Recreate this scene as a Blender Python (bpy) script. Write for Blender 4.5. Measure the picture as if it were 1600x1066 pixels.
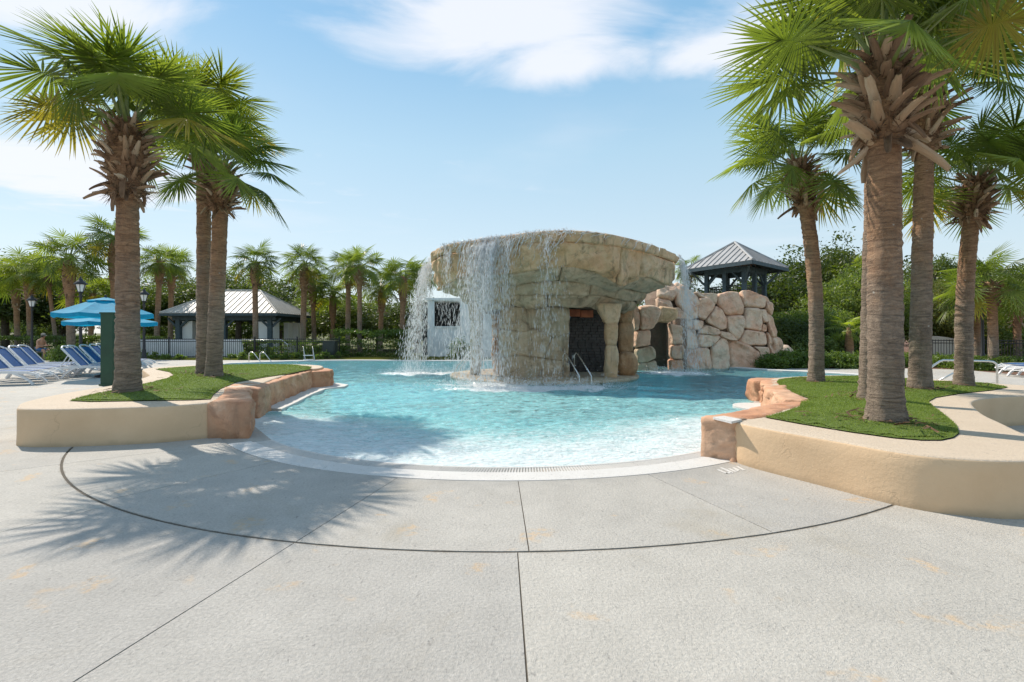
import bpy, bmesh, math, random
import numpy as np
from mathutils import Vector, Matrix, Euler, noise
from mathutils.geometry import tessellate_polygon

rng = random.Random(7)
nrg = np.random.default_rng(11)
R = math.radians
C = bpy.context.scene.collection
scn = bpy.context.scene
for o in list(bpy.data.objects):
    bpy.data.objects.remove(o)

# ------------------------------------------------------------------ camera, sky, sun, exposure
cam_d = bpy.data.cameras.new('camera')
cam_d.sensor_width = 36.0
cam_d.lens = 18.0
cam_d.shift_y = -13.0 / 1600.0
cam_d.clip_start = 0.05
cam_d.clip_end = 3000.0
cam = bpy.data.objects.new('camera', cam_d)
C.objects.link(cam)
cam.location = (0, 0, 1.5)
cam.rotation_euler = (R(90), 0, 0)
scn.camera = cam

SUN_EL, SUN_AZ = 47.0, 49.0          # azimuth: degrees from +Y towards -X
scn.view_settings.view_transform = 'Standard'
scn.view_settings.look = 'None'
scn.view_settings.exposure = 0.55
scn.view_settings.gamma = 1.0
scn.view_settings.use_curve_mapping = False
try:
    scn.cycles.max_bounces = 10
    scn.cycles.transparent_max_bounces = 24
    scn.cycles.sample_clamp_indirect = 6.0
    scn.cycles.caustics_reflective = False
    scn.cycles.caustics_refractive = False
except Exception:
    pass

world = bpy.data.worlds.new('World')
scn.world = world
world.use_nodes = True
wt = world.node_tree
wt.nodes.clear()


class NT:
    """small helper to write node trees"""
    def __init__(self, tree):
        self.t = tree

    def n(self, typ, ins=None, **kw):
        nd = self.t.nodes.new(typ)
        for k, v in kw.items():
            setattr(nd, k, v)
        for k, v in (ins or {}).items():
            self.set(nd, k, v)
        return nd

    def set(self, nd, k, v):
        sock = nd.inputs[k]
        if isinstance(v, bpy.types.NodeSocket):
            self.t.links.new(v, sock)
        elif isinstance(v, bpy.types.Node):
            self.t.links.new(v.outputs[0], sock)
        else:
            sock.default_value = v

    def math(self, op, a, b=0.0, c=None, clamp=False):
        nd = self.n('ShaderNodeMath', operation=op, use_clamp=clamp)
        self.set(nd, 0, a)
        self.set(nd, 1, b)
        if c is not None:
            self.set(nd, 2, c)
        return nd.outputs[0]

    def mix(self, fac, a, b, blend='MIX'):
        nd = self.n('ShaderNodeMix', data_type='RGBA', blend_type=blend)
        self.set(nd, 0, fac)
        self.set(nd, 6, a)
        self.set(nd, 7, b)
        return nd.outputs[2]

    def ramp(self, fac, stops):
        nd = self.n('ShaderNodeValToRGB')
        cr = nd.color_ramp
        while len(cr.elements) < len(stops):
            cr.elements.new(0.5)
        for e, (p, c) in zip(cr.elements, stops):
            e.position = p
            e.color = c if len(c) == 4 else (*c, 1)
        self.set(nd, 0, fac)
        return nd.outputs[0]

    def rng(self, v, a, b, c=0.0, d=1.0):
        nd = self.n('ShaderNodeMapRange', interpolation_type='SMOOTHSTEP')
        self.set(nd, 0, v)
        for i, x in enumerate((a, b, c, d)):
            self.set(nd, i + 1, x)
        return nd.outputs[0]

    def noise(self, vec, scale, detail=4.0, rough=0.55, dist=0.0):
        nd = self.n('ShaderNodeTexNoise')
        if vec is not None:
            self.set(nd, 'Vector', vec)
        self.set(nd, 'Scale', scale)
        self.set(nd, 'Detail', detail)
        self.set(nd, 'Roughness', rough)
        self.set(nd, 'Distortion', dist)
        return nd.outputs[0]

    def scale(self, vec, s):
        nd = self.n('ShaderNodeMapping')
        self.set(nd, 'Vector', vec)
        self.set(nd, 'Scale', s)
        return nd.outputs[0]


def build_sky():
    g = NT(wt)
    sky = g.n('ShaderNodeTexSky', sky_type='NISHITA')
    sky.sun_disc = False
    sky.sun_elevation = R(SUN_EL)
    sky.sun_rotation = R(SKY_ROT)
    sky.altitude = 0
    sky.air_density = 1.0
    sky.dust_density = 0.6
    sky.ozone_density = 2.0
    tc = g.n('ShaderNodeTexCoord').outputs['Generated']
    sp = g.n('ShaderNodeSeparateXYZ', {0: tc})
    z = g.math('MAXIMUM', sp.outputs[2], 0.03)
    u = g.math('DIVIDE', sp.outputs[0], z)
    v = g.math('DIVIDE', sp.outputs[1], z)
    uv = g.n('ShaderNodeCombineXYZ', {0: u, 1: v, 2: 0.0}).outputs[0]
    n1 = g.noise(g.scale(uv, (1.0, 1.5, 1.0)), 1.5, 8.0, 0.58, 0.5)
    n2 = g.noise(uv, 0.55, 5.0, 0.5)

    def blob(cu, cv, ru, rv):
        du = g.math('DIVIDE', g.math('SUBTRACT', u, cu), ru)
        dv = g.math('DIVIDE', g.math('SUBTRACT', v, cv), rv)
        d = g.math('ADD', g.math('MULTIPLY', du, du), g.math('MULTIPLY', dv, dv))
        return g.math('POWER', 2.718, g.math('MULTIPLY', d, -1.0))
    b = blob(-0.02, 1.62, 0.5, 0.36)
    b = g.math('MAXIMUM', b, blob(0.20, 1.86, 0.36, 0.22))
    b = g.math('MAXIMUM', b, blob(0.80, 1.78, 0.36, 0.24))
    b = g.math('MAXIMUM', b, blob(-2.85, 3.2, 1.0, 1.0))
    b = g.math('MAXIMUM', b, blob(-1.45, 1.55, 0.4, 0.2))
    b = g.math('MAXIMUM', b, blob(1.5, -1.9, 0.8, 0.5))
    b = g.math('MAXIMUM', b, blob(-2.2, -0.6, 0.7, 0.8))
    m = g.math('ADD', g.math('MULTIPLY', b, 1.3), g.math('MULTIPLY', g.math('SUBTRACT', n1, 0.5), 2.3))
    m = g.rng(m, 0.22, 1.15, 0.0, 0.85)
    thin = g.rng(n2, 0.5, 0.8, 0.0, 0.30)
    m = g.math('MAXIMUM', m, thin)
    fade = g.rng(sp.outputs[2], 0.02, 0.2)
    m = g.math('MULTIPLY', m, fade)
    # humid coastal air: whitened towards the horizon, bluer above, unseen zenith paled to lessen the blue fill light, the same all the way round
    zz = g.math('MULTIPLY', sp.outputs[2], 1.0, clamp=True)
    air = g.ramp(zz, [(0.0, (0.62, 0.665, 0.69)), (0.14, (0.53, 0.645, 0.70)), (0.33, (0.39, 0.575, 0.69)), (0.50, (0.215, 0.435, 0.645)), (0.72, (0.24, 0.40, 0.58)), (1.0, (0.36, 0.45, 0.55))])
    air = g.mix(1.0, air, (8.6, 8.6, 8.6, 1), 'MULTIPLY')
    base = g.mix(0.8, sky.outputs[0], air)
    col = g.mix(m, base, (CLOUD[0], CLOUD[1], CLOUD[2], 1))
    bg = g.n('ShaderNodeBackground', {0: col, 1: SKY_STRENGTH})
    out = g.n('ShaderNodeOutputWorld')
    wt.links.new(bg.outputs[0], out.inputs[0])


SKY_ROT = -49.0
SKY_STRENGTH = 0.105
SKYW = (5.2, 6.1, 6.9)
CLOUD = (6.4, 6.5, 6.9)
build_sky()

sun_d = bpy.data.lights.new('sun', 'SUN')
sun_d.energy = 3.6
sun_d.angle = R(0.53)
sun_d.color = (1.0, 0.905, 0.785)
sun = bpy.data.objects.new('sun', sun_d)
C.objects.link(sun)
_ce = math.cos(R(SUN_EL))
SUNV = Vector((math.sin(R(SUN_AZ)) * _ce, -math.cos(R(SUN_AZ)) * _ce, -math.sin(R(SUN_EL))))
sun.rotation_euler = SUNV.to_track_quat('-Z', 'Y').to_euler()
sun.location = (-20, 20, 30)

# ------------------------------------------------------------------ helpers
F, HY, CX, EYE = 800.0, 520.0, 800.0, 1.5


def P(px, py, z=0.0):
    """ground (height z) point seen at a photo pixel"""
    y = F * (EYE - z) / (py - HY)
    return Vector(((px - CX) / F * y, y, z))


def D(px, py, y):
    """point at distance y seen at a photo pixel"""
    return Vector(((px - CX) / F * y, y, EYE + (HY - py) / F * y))


def link(o, parent=None):
    C.objects.link(o)
    if parent is not None:
        o.parent = parent
    return o


def tag(o, label=None, cat=None, group=None, kind=None):
    if label:
        o['label'] = label
    if cat:
        o['category'] = cat
    if group:
        o['group'] = group
    if kind:
        o['kind'] = kind
    return o


def empty(name, loc=(0, 0, 0), rz=0.0):
    o = bpy.data.objects.new(name, None)
    o.location = loc
    o.rotation_euler = (0, 0, rz)
    o.empty_display_size = 0.2
    return link(o)


def to_mesh(name, verts, faces, mats=(), midx=None, smooth=False):
    me = bpy.data.meshes.new(name)
    me.from_pydata([tuple(v) for v in verts], [], [tuple(f) for f in faces])
    if not isinstance(mats, (list, tuple)):
        mats = [mats]
    for m in mats:
        me.materials.append(m)
    if midx is not None:
        me.polygons.foreach_set('material_index', np.asarray(midx, dtype=np.int32))
    if smooth:
        me.polygons.foreach_set('use_smooth', np.ones(len(me.polygons), dtype=bool))
    me.update()
    return me


def quads_mesh(name, V, mat, k=4, smooth=False):
    """V: (n,k,3) separate polygons of k corners"""
    V = np.asarray(V, dtype=np.float32)
    n = V.shape[0]
    me = bpy.data.meshes.new(name)
    me.vertices.add(n * k)
    me.vertices.foreach_set('co', V.reshape(-1))
    me.loops.add(n * k)
    me.loops.foreach_set('vertex_index', np.arange(n * k, dtype=np.int32))
    me.polygons.add(n)
    me.polygons.foreach_set('loop_start', np.arange(0, n * k, k, dtype=np.int32))
    if smooth:
        me.polygons.foreach_set('use_smooth', np.ones(n, dtype=bool))
    me.materials.append(mat)
    me.update(calc_edges=True)
    return me


def ob(name, me, parent=None, loc=None, rot=None, scale=None):
    o = bpy.data.objects.new(name, me)
    if loc is not None:
        o.location = loc
    if rot is not None:
        o.rotation_euler = rot
    if scale is not None:
        o.scale = scale
    return link(o, parent)


class MB:
    """collects simple shapes into one mesh"""
    def __init__(self):
        self.v, self.f = [], []

    def add(self, v, f):
        b = len(self.v)
        self.v += [tuple(x) for x in v]
        self.f += [tuple(i + b for i in q) for q in f]
        return self

    def box(self, c, s, rz=0.0, m=None):
        hx, hy, hz = s[0] / 2, s[1] / 2, s[2] / 2
        vs = [Vector((x, y, z)) for z in (-hz, hz) for x, y in ((-hx, -hy), (hx, -hy), (hx, hy), (-hx, hy))]
        M = m if m is not None else Matrix.Rotation(rz, 3, 'Z')
        vs = [M @ v + Vector(c) for v in vs]
        return self.add(vs, [(3, 2, 1, 0), (4, 5, 6, 7), (0, 1, 5, 4), (1, 2, 6, 5), (2, 3, 7, 6), (3, 0, 4, 7)])

    def bar(self, a, b, w, h=None, up=(0, 0, 1)):
        a, b = Vector(a), Vector(b)
        d = b - a
        L = d.length
        d.normalize()
        u = Vector(up)
        s = d.cross(u)
        if s.length < 1e-4:
            s = d.cross(Vector((1, 0, 0)))
        s.normalize()
        t = s.cross(d).normalized()
        h = h or w
        M = Matrix((s, d, t)).transposed()
        return self.box((a + b) / 2, (w, L, h), m=M)

    def tube(self, pts, r, n=8, cap=True, closed=False):
        pts = [Vector(p) for p in pts]
        rr = r if isinstance(r, (list, tuple)) else [r] * len(pts)
        vs, fs = [], []
        prev = None
        m = len(pts)
        for i, p in enumerate(pts):
            if closed:
                d = pts[(i + 1) % m] - pts[i - 1]
            else:
                d = pts[min(i + 1, m - 1)] - pts[max(i - 1, 0)]
            d.normalize()
            if prev is None:
                prev = d.cross(Vector((0, 0, 1)))
                if prev.length < 1e-3:
                    prev = d.cross(Vector((1, 0, 0)))
            s = (prev - d * prev.dot(d)).normalized()
            prev = s
            t = d.cross(s)
            for k in range(n):
                a = 2 * math.pi * k / n
                vs.append(p + (s * math.cos(a) + t * math.sin(a)) * rr[i])
        for i in range(m if closed else m - 1):
            for k in range(n):
                j = (i + 1) % m
                fs.append((i * n + k, i * n + (k + 1) % n, j * n + (k + 1) % n, j * n + k))
        if cap and not closed:
            fs.append(tuple(range(n - 1, -1, -1)))
            fs.append(tuple((m - 1) * n + k for k in range(n)))
        return self.add(vs, fs)

    def lathe(self, prof, c=(0, 0, 0), n=16):
        vs, fs = [], []
        for r, z in prof:
            for k in range(n):
                a = 2 * math.pi * k / n
                vs.append((c[0] + r * math.cos(a), c[1] + r * math.sin(a), c[2] + z))
        for i in range(len(prof) - 1):
            for k in range(n):
                fs.append((i * n + k, i * n + (k + 1) % n, (i + 1) * n + (k + 1) % n, (i + 1) * n + k))
        fs.append(tuple(range(n - 1, -1, -1)))
        fs.append(tuple((len(prof) - 1) * n + k for k in range(n)))
        return self.add(vs, fs)

    def prism(self, poly, z0, z1):
        n = len(poly)
        vs = [(p[0], p[1], z0) for p in poly] + [(p[0], p[1], z1) for p in poly]
        fs = [(i, (i + 1) % n, n + (i + 1) % n, n + i) for i in range(n)]
        for t in tessellate_polygon([[Vector((p[0], p[1], 0)) for p in poly]]):
            a, b, c = t
            A, B, Cc = (Vector((poly[i][0], poly[i][1], 0)) for i in t)
            if (B - A).cross(Cc - A).z < 0:
                b, c = c, b
            fs.append((n + a, n + b, n + c))
            fs.append((c, b, a))
        return self.add(vs, fs)

    def build(self, name, mat, parent=None, smooth=False):
        return ob(name, to_mesh(name, self.v, self.f, mat, smooth=smooth), parent)


def fix_normals(me):
    bm = bmesh.new()
    bm.from_mesh(me)
    bmesh.ops.recalc_face_normals(bm, faces=bm.faces)
    bm.to_mesh(me)
    bm.free()
    return me


def spline(pts, n=8, closed=True):
    """Catmull-Rom through 2D/3D points"""
    pts = [np.array(p, dtype=float) for p in pts]
    m = len(pts)
    out = []
    for i in range(m if closed else m - 1):
        p0 = pts[i - 1] if closed or i > 0 else pts[i]
        p1, p2 = pts[i], pts[(i + 1) % m]
        p3 = pts[(i + 2) % m] if closed or i + 2 < m else p2
        for k in range(n):
            t = k / n
            out.append(0.5 * ((2 * p1) + (-p0 + p2) * t + (2 * p0 - 5 * p1 + 4 * p2 - p3) * t * t + (-p0 + 3 * p1 - 3 * p2 + p3) * t ** 3))
    if not closed:
        out.append(pts[-1])
    return out


def offset_loop(loop, d):
    """inset (d>0) a counter-clockwise closed 2D loop"""
    A = np.array(loop)[:, :2]
    t = np.roll(A, -1, 0) - np.roll(A, 1, 0)
    t /= np.linalg.norm(t, axis=1)[:, None] + 1e-9
    nrm = np.stack([-t[:, 1], t[:, 0]], 1)
    return A + nrm * d


def ccw(loop):
    A = np.array([(p[0], p[1]) for p in loop])
    s = np.sum(A[:, 0] * np.roll(A[:, 1], -1) - np.roll(A[:, 0], -1) * A[:, 1])
    return A if s > 0 else A[::-1]


def tess(loops, z):
    """triangulate outer loop with holes at height z; returns verts, faces (facing up)"""
    vl = [[Vector((p[0], p[1], 0)) for p in lp] for lp in loops]
    flat = [v for lp in vl for v in lp]
    fs = []
    for a, b, c in tessellate_polygon(vl):
        if (flat[b] - flat[a]).cross(flat[c] - flat[a]).z < 0:
            b, c = c, b
        fs.append((a, b, c))
    return [(v.x, v.y, z) for v in flat], fs


def inside(poly, X, Y):
    """vectorised point in polygon"""
    poly = np.asarray(poly)
    r = np.zeros(X.shape, bool)
    j = len(poly) - 1
    for i in range(len(poly)):
        xi, yi = poly[i][:2]
        xj, yj = poly[j][:2]
        c = ((yi > Y) != (yj > Y)) & (X < (xj - xi) * (Y - yi) / (yj - yi + 1e-12) + xi)
        r ^= c
        j = i
    return r


def edge_dist(poly, X, Y):
    A = np.asarray(poly)[:, :2]
    B = np.roll(A, -1, 0)
    best = np.full(X.shape, 1e9)
    for (ax, ay), (bx, by) in zip(A, B):
        dx, dy = bx - ax, by - ay
        t = np.clip(((X - ax) * dx + (Y - ay) * dy) / (dx * dx + dy * dy + 1e-12), 0, 1)
        best = np.minimum(best, np.hypot(X - ax - t * dx, Y - ay - t * dy))
    return best


def fbm(x, y, z, o=3):
    return noise.fractal(Vector((x, y, z)), 1.0, 2.0, o, noise_basis='PERLIN_ORIGINAL')


# ------------------------------------------------------------------ materials
def material(name):
    m = bpy.data.materials.new(name)
    m.use_nodes = True
    m.node_tree.nodes.clear()
    return m, NT(m.node_tree)


def finish(m, g, shader, volume=None):
    out = g.n('ShaderNodeOutputMaterial')
    m.node_tree.links.new(shader if isinstance(shader, bpy.types.NodeSocket) else shader.outputs[0], out.inputs[0])
    if volume is not None:
        m.node_tree.links.new(volume.outputs[0], out.inputs[1])
    return m


def pos(g):
    return g.n('ShaderNodeNewGeometry').outputs['Position']


def objco(g):
    return g.n('ShaderNodeTexCoord').outputs['Object']


def bump(g, h, strength=0.5, dist=0.02):
    return g.n('ShaderNodeBump', {'Height': h, 'Strength': strength, 'Distance': dist}).outputs[0]


def plain(name, col, rough=0.6, metal=0.0, var=0.15, vscale=6.0, bstr=0.15, bscale=60.0, bdist=0.004):
    """painted / moulded / metal surface with a little unevenness and wear"""
    m, g = material(name)
    v = objco(g)
    n = g.noise(v, vscale, 5)
    c0 = tuple(min(1, c * (1 - var)) for c in col)
    c1 = tuple(min(1, c * (1 + var)) for c in col)
    colr = g.ramp(n, [(0.3, c0), (0.7, c1)])
    b = bump(g, g.noise(v, bscale, 3), bstr, bdist)
    rn = g.math('ADD', g.math('MULTIPLY', g.noise(v, vscale * 2.3, 3), 0.25), rough - 0.12)
    p = g.n('ShaderNodeBsdfPrincipled', {'Base Color': colr, 'Roughness': rn, 'Metallic': metal, 'Normal': b})
    return finish(m, g, p)


def concrete(name, a, b, stains=True):
    m, g = material(name)
    v = pos(g)
    big = g.noise(v, 0.45, 6, 0.6)
    mid = g.noise(v, 3.2, 6, 0.65)
    fine = g.noise(v, 55, 3, 0.7)
    grit = g.noise(v, 160, 2, 0.6)
    f = g.math('ADD', g.math('MULTIPLY', big, 0.3), g.math('ADD', g.math('MULTIPLY', mid, 0.2), g.math('MULTIPLY', fine, 0.5)))
    col = g.ramp(f, [(0.36, a), (0.64, b)])
    # dark specks, streaky scuffs
    sp = g.rng(g.noise(g.scale(v, (1, 0.45, 1)), 26, 4, 0.75, 0.6), 0.58, 0.74, 0.0, 0.6)
    col = g.mix(sp, col, (0.15, 0.145, 0.14, 1))
    dk = g.rng(g.noise(v, 9, 5, 0.8, 1.0), 0.6, 0.8, 0.0, 0.45)
    col = g.mix(dk, col, (0.24, 0.23, 0.2, 1))
    if stains:
        s1 = g.noise(v, 2.1, 3, 0.5, 0.4)
        s2 = g.noise(v, 12, 5, 0.7)
        st = g.math('MULTIPLY', g.rng(s1, 0.612, 0.68), g.rng(s2, 0.42, 0.58))
        col = g.mix(g.math('MULTIPLY', st, 0.6), col, (0.60, 0.42, 0.24, 1))
        s3 = g.noise(v, 0.8, 5, 0.65, 0.8)
        col = g.mix(g.rng(s3, 0.54, 0.76, 0.0, 0.5), col, (0.36, 0.32, 0.25, 1))
    if stains:
        rnd = g.n('ShaderNodeObjectInfo').outputs['Random']
        col = g.mix(1.0, col, g.ramp(rnd, [(0.0, (0.90, 0.90, 0.91)), (1.0, (1.03, 1.02, 1.0))]), 'MULTIPLY')
        dx = g.math('ADD', g.n('ShaderNodeSeparateXYZ', {0: v}).outputs[0], 0.1)
        dy = g.math('SUBTRACT', g.n('ShaderNodeSeparateXYZ', {0: v}).outputs[1], 10.1)
        r = g.math('SQRT', g.math('ADD', g.math('MULTIPLY', dx, dx), g.math('MULTIPLY', dy, dy)))
        dj = g.math('ABSOLUTE', g.math('SUBTRACT', r, 6.6))
        dj = g.math('ADD', dj, g.math('MULTIPLY', g.noise(v, 7, 5, 0.7), 0.09))
        col = g.mix(g.rng(dj, 0.075, 0.04, 0.0, 0.6), col, (0.22, 0.18, 0.13, 1))
        wet = g.math('ADD', r, g.math('MULTIPLY', g.math('SUBTRACT', g.noise(v, 1.6, 5, 0.6), 0.5), 0.7))
        col = g.mix(g.rng(wet, 5.25, 4.9, 0.0, 0.16), col, (0.2, 0.2, 0.2, 1))
    h = g.math('ADD', g.math('MULTIPLY', g.noise(v, 38, 4, 0.7), 0.7), g.math('MULTIPLY', grit, 0.35))
    p = g.n('ShaderNodeBsdfPrincipled', {'Base Color': col, 'Roughness': 0.85, 'Normal': bump(g, h, 0.8, 0.02)})
    return finish(m, g, p)


def rock(name, cols, moss=(0.20, 0.22, 0.13), moss_amt=0.5, streak=0.5, grain=1.0):
    """cast rock: per-stone tint, blotches, dark weep streaks, algae, grainy relief"""
    m, g = material(name)
    v = pos(g)
    rnd = g.n('ShaderNodeObjectInfo').outputs['Random']
    n = g.noise(v, 1.3, 6, 0.62, 0.4)
    f = g.math('ADD', g.math('MULTIPLY', n, 0.82), g.math('MULTIPLY', rnd, 0.18))
    col = g.ramp(f, [(0.28 + 0.5 * i / (len(cols) - 1), c) for i, c in enumerate(cols)])
    bl = g.noise(v, 4.0, 8, 0.72, 0.6)
    col = g.mix(g.rng(bl, 0.46, 0.68, 0.0, 0.5), col, tuple(c * 0.6 for c in cols[0]) + (1,))
    sv = g.scale(v, (3.6, 3.6, 0.3))
    stn = g.noise(sv, 1.0, 6, 0.7, 0.5)
    col = g.mix(g.math('MULTIPLY', g.rng(stn, 0.5, 0.68), streak), col, (0.075, 0.062, 0.042, 1))
    mo = g.noise(g.scale(v, (1, 1, 0.8)), 0.9, 6, 0.65, 0.4)
    col = g.mix(g.math('MULTIPLY', g.rng(mo, 0.45, 0.6), moss_amt), col, (*moss, 1))
    pale = g.noise(v, 2.6, 8, 0.75, 0.5)
    col = g.mix(g.rng(pale, 0.54, 0.68, 0.0, 0.6), col, (*(min(0.86, c * 1.08) for c in cols[-1]), 1))
    h = g.math('ADD', g.math('MULTIPLY', g.noise(v, 3.4, 9, 0.72, 0.3), 1.0 * grain), g.math('MULTIPLY', g.noise(v, 34, 4, 0.7), 0.12))
    p = g.n('ShaderNodeBsdfPrincipled', {'Base Color': col, 'Roughness': 0.8, 'Normal': bump(g, h, 0.9, 0.16 * grain)})
    return finish(m, g, p)


def leafmat(name, c0, c1, trans=0.45, tip=None, gloss=0.35):
    m, g = material(name)
    info = g.n('ShaderNodeObjectInfo')
    v = pos(g)
    n = g.noise(v, 2.2, 3)
    n2 = g.noise(v, 0.35, 2)
    f = g.math('ADD', g.math('MULTIPLY', n, 0.5), g.math('ADD', g.math('MULTIPLY', info.outputs['Random'], 0.3), g.math('MULTIPLY', n2, 0.25)))
    col = g.ramp(f, [(0.3, c0), (0.72, c1)])
    col = g.mix(1.0, col, info.outputs['Color'], 'MULTIPLY')
    p = g.n('ShaderNodeBsdfPrincipled', {'Base Color': col, 'Roughness': gloss})
    tcol = g.mix(1.0, col, (1.5, 1.55, 0.7, 1), 'MULTIPLY')
    t = g.n('ShaderNodeBsdfTranslucent', {'Color': tcol})
    mx = g.n('ShaderNodeMixShader', {0: trans, 1: p.outputs[0], 2: t.outputs[0]})
    return finish(m, g, mx)


def bark(name):
    """palm trunk: ringed, fibrous, greyer at the foot and redder towards the crown (attribute t = 0..1 up the trunk)"""
    m, g = material(name)
    v = pos(g)
    at = g.n('ShaderNodeAttribute', attribute_name='t').outputs['Fac']
    ring = g.noise(g.scale(v, (3.5, 3.5, 20)), 1.0, 7, 0.7, 1.3)
    fib = g.noise(g.scale(v, (26, 26, 12)), 1.0, 6, 0.75, 0.8)
    blot = g.noise(v, 3.2, 5, 0.65)
    low = g.ramp(ring, [(0.3, (0.115, 0.086, 0.064)), (0.7, (0.43, 0.33, 0.25))])
    high = g.ramp(ring, [(0.3, (0.15, 0.075, 0.04)), (0.7, (0.54, 0.31, 0.17))])
    f = g.rng(g.math('ADD', at, g.math('MULTIPLY', g.math('SUBTRACT', blot, 0.5), 0.7)), 0.3, 0.8)
    col = g.mix(f, low, high)
    col = g.mix(g.rng(fib, 0.5, 0.8, 0.0, 0.55), col, (0.07, 0.05, 0.035, 1))
    pt = g.noise(g.scale(v, (1.6, 1.6, 0.9)), 1.3, 6, 0.7, 0.8)
    col = g.mix(g.rng(pt, 0.5, 0.72, 0.0, 0.55), col, (0.085, 0.062, 0.045, 1))
    wh = g.noise(v, 11, 3, 0.5)
    col = g.mix(g.rng(wh, 0.72, 0.76, 0.0, 0.75), col, (0.5, 0.47, 0.42, 1))
    gr = g.noise(v, 1.4, 3)
    col = g.mix(g.rng(gr, 0.58, 0.8, 0.0, 0.3), col, (0.16, 0.17, 0.11, 1))
    h = g.math('ADD', g.math('MULTIPLY', ring, 0.8), g.math('MULTIPLY', fib, 0.5))
    p = g.n('ShaderNodeBsdfPrincipled', {'Base Color': col, 'Roughness': 0.92, 'Normal': bump(g, h, 1.0, 0.06)})
    return finish(m, g, p)


M = {}
M['deck'] = concrete('deck_concrete', (0.34, 0.325, 0.298), (0.56, 0.535, 0.49))
M['coping'] = concrete('white_concrete', (0.58, 0.56, 0.53), (0.72, 0.705, 0.68), False)
M['joint'] = plain('joint_filler', (0.10, 0.085, 0.065), 0.95, bstr=0.4)
M['stucco'] = None


def stucco():
    m, g = material('tan_stucco')
    v = pos(g)
    n = g.noise(v, 1.2, 6, 0.6)
    col = g.ramp(n, [(0.3, (0.60, 0.415, 0.25)), (0.7, (0.70, 0.505, 0.32))])
    st = g.noise(g.scale(v, (2.5, 2.5, 0.6)), 1.0, 5, 0.7)
    col = g.mix(g.rng(st, 0.58, 0.8, 0.0, 0.28), col, (0.36, 0.26, 0.16, 1))
    dirt = g.n('ShaderNodeSeparateXYZ', {0: v}).outputs[2]
    dz = g.math('ADD', dirt, g.math('MULTIPLY', g.noise(v, 5, 4), 0.12))
    col = g.mix(g.rng(dz, 0.14, 0.05, 0.0, 0.4), col, (0.25, 0.19, 0.12, 1))
    vw = g.n('ShaderNodeVectorMath', {0: v, 1: g.n('ShaderNodeTexNoise', {'Vector': v, 'Scale': 3.0, 'Detail': 4.0}).outputs[1]}, operation='ADD').outputs[0]
    vo = g.n('ShaderNodeTexVoronoi', {'Vector': vw, 'Scale': 0.9}, feature='DISTANCE_TO_EDGE').outputs['Distance']
    ck = g.math('MULTIPLY', g.rng(vo, 0.012, 0.003), g.rng(g.noise(v, 1.1, 3), 0.48, 0.62))
    col = g.mix(g.math('MULTIPLY', ck, 0.18), col, (0.2, 0.13, 0.08, 1))
    h = g.math('ADD', g.noise(v, 34, 5, 0.65), g.math('MULTIPLY', g.noise(v, 9, 4), 0.6))
    h = g.math('SUBTRACT', h, g.math('MULTIPLY', ck, 0.3))
    p = g.n('ShaderNodeBsdfPrincipled', {'Base Color': col, 'Roughness': 0.85, 'Normal': bump(g, h, 0.4, 0.010)})
    return finish(m, g, p)


M['stucco'] = stucco()
M['stucco_top'] = concrete('cream_coping', (0.53, 0.425, 0.315), (0.66, 0.55, 0.43), False)
M['rock_cap'] = rock('cap_rock', [(0.56, 0.32, 0.155), (0.74, 0.48, 0.265), (0.82, 0.61, 0.40), (0.78, 0.50, 0.31)], (0.46, 0.42, 0.25), 0.28, 0.6)
M['rock_wet'] = rock('wet_rock', [(0.48, 0.34, 0.21), (0.64, 0.50, 0.34), (0.74, 0.61, 0.45)], (0.50, 0.46, 0.33), 0.42, 0.5)
M['rock_pink'] = rock('pink_rock', [(0.72, 0.36, 0.21), (0.83, 0.52, 0.35), (0.86, 0.66, 0.49), (0.84, 0.47, 0.29)], (0.60, 0.56, 0.42), 0.28, 0.12)
M['rock_orange'] = rock('orange_rock', [(0.48, 0.24, 0.11), (0.60, 0.36, 0.19), (0.68, 0.48, 0.30)], (0.3, 0.27, 0.2), 0.2, 0.4)
M['rock_red'] = rock('red_edge_rock', [(0.46, 0.20, 0.105), (0.60, 0.315, 0.18), (0.70, 0.46, 0.31)], (0.42, 0.31, 0.22), 0.25, 0.25, 0.35)
M['grout'] = rock('rock_grout', [(0.16, 0.12, 0.09), (0.24, 0.18, 0.13)], (0.15, 0.15, 0.1), 0.4, 0.5)
M['grout_pink'] = rock('pink_grout', [(0.26, 0.16, 0.11), (0.36, 0.24, 0.17)], (0.2, 0.19, 0.14), 0.3, 0.3)
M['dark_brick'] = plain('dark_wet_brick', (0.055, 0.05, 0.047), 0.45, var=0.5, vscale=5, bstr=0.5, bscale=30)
M['red_brick'] = plain('red_brick', (0.42, 0.13, 0.06), 0.7, var=0.3)
M['frond'] = leafmat('palm_frond', (0.08, 0.12, 0.016), (0.24, 0.295, 0.055), 0.48, gloss=0.42)
M['petiole'] = plain('palm_petiole', (0.17, 0.21, 0.06), 0.5)
M['boot'] = None


def boot_mat():
    m, g = material('palm_boot')
    v = objco(g)
    rnd = g.n('ShaderNodeObjectInfo').outputs['Random']
    n = g.noise(g.scale(v, (3, 14, 14)), 1.0, 5, 0.65)
    f = g.math('ADD', g.math('MULTIPLY', rnd, 0.6), g.math('MULTIPLY', n, 0.5))
    col = g.ramp(f, [(0.15, (0.08, 0.043, 0.024)), (0.45, (0.26, 0.155, 0.092)), (0.7, (0.43, 0.295, 0.19)), (0.95, (0.56, 0.47, 0.37))])
    h = g.noise(g.scale(v, (6, 60, 60)), 1.0, 4, 0.7)
    p = g.n('ShaderNodeBsdfPrincipled', {'Base Color': col, 'Roughness': 0.9, 'Normal': bump(g, h, 0.7, 0.012)})
    return finish(m, g, p)


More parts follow.
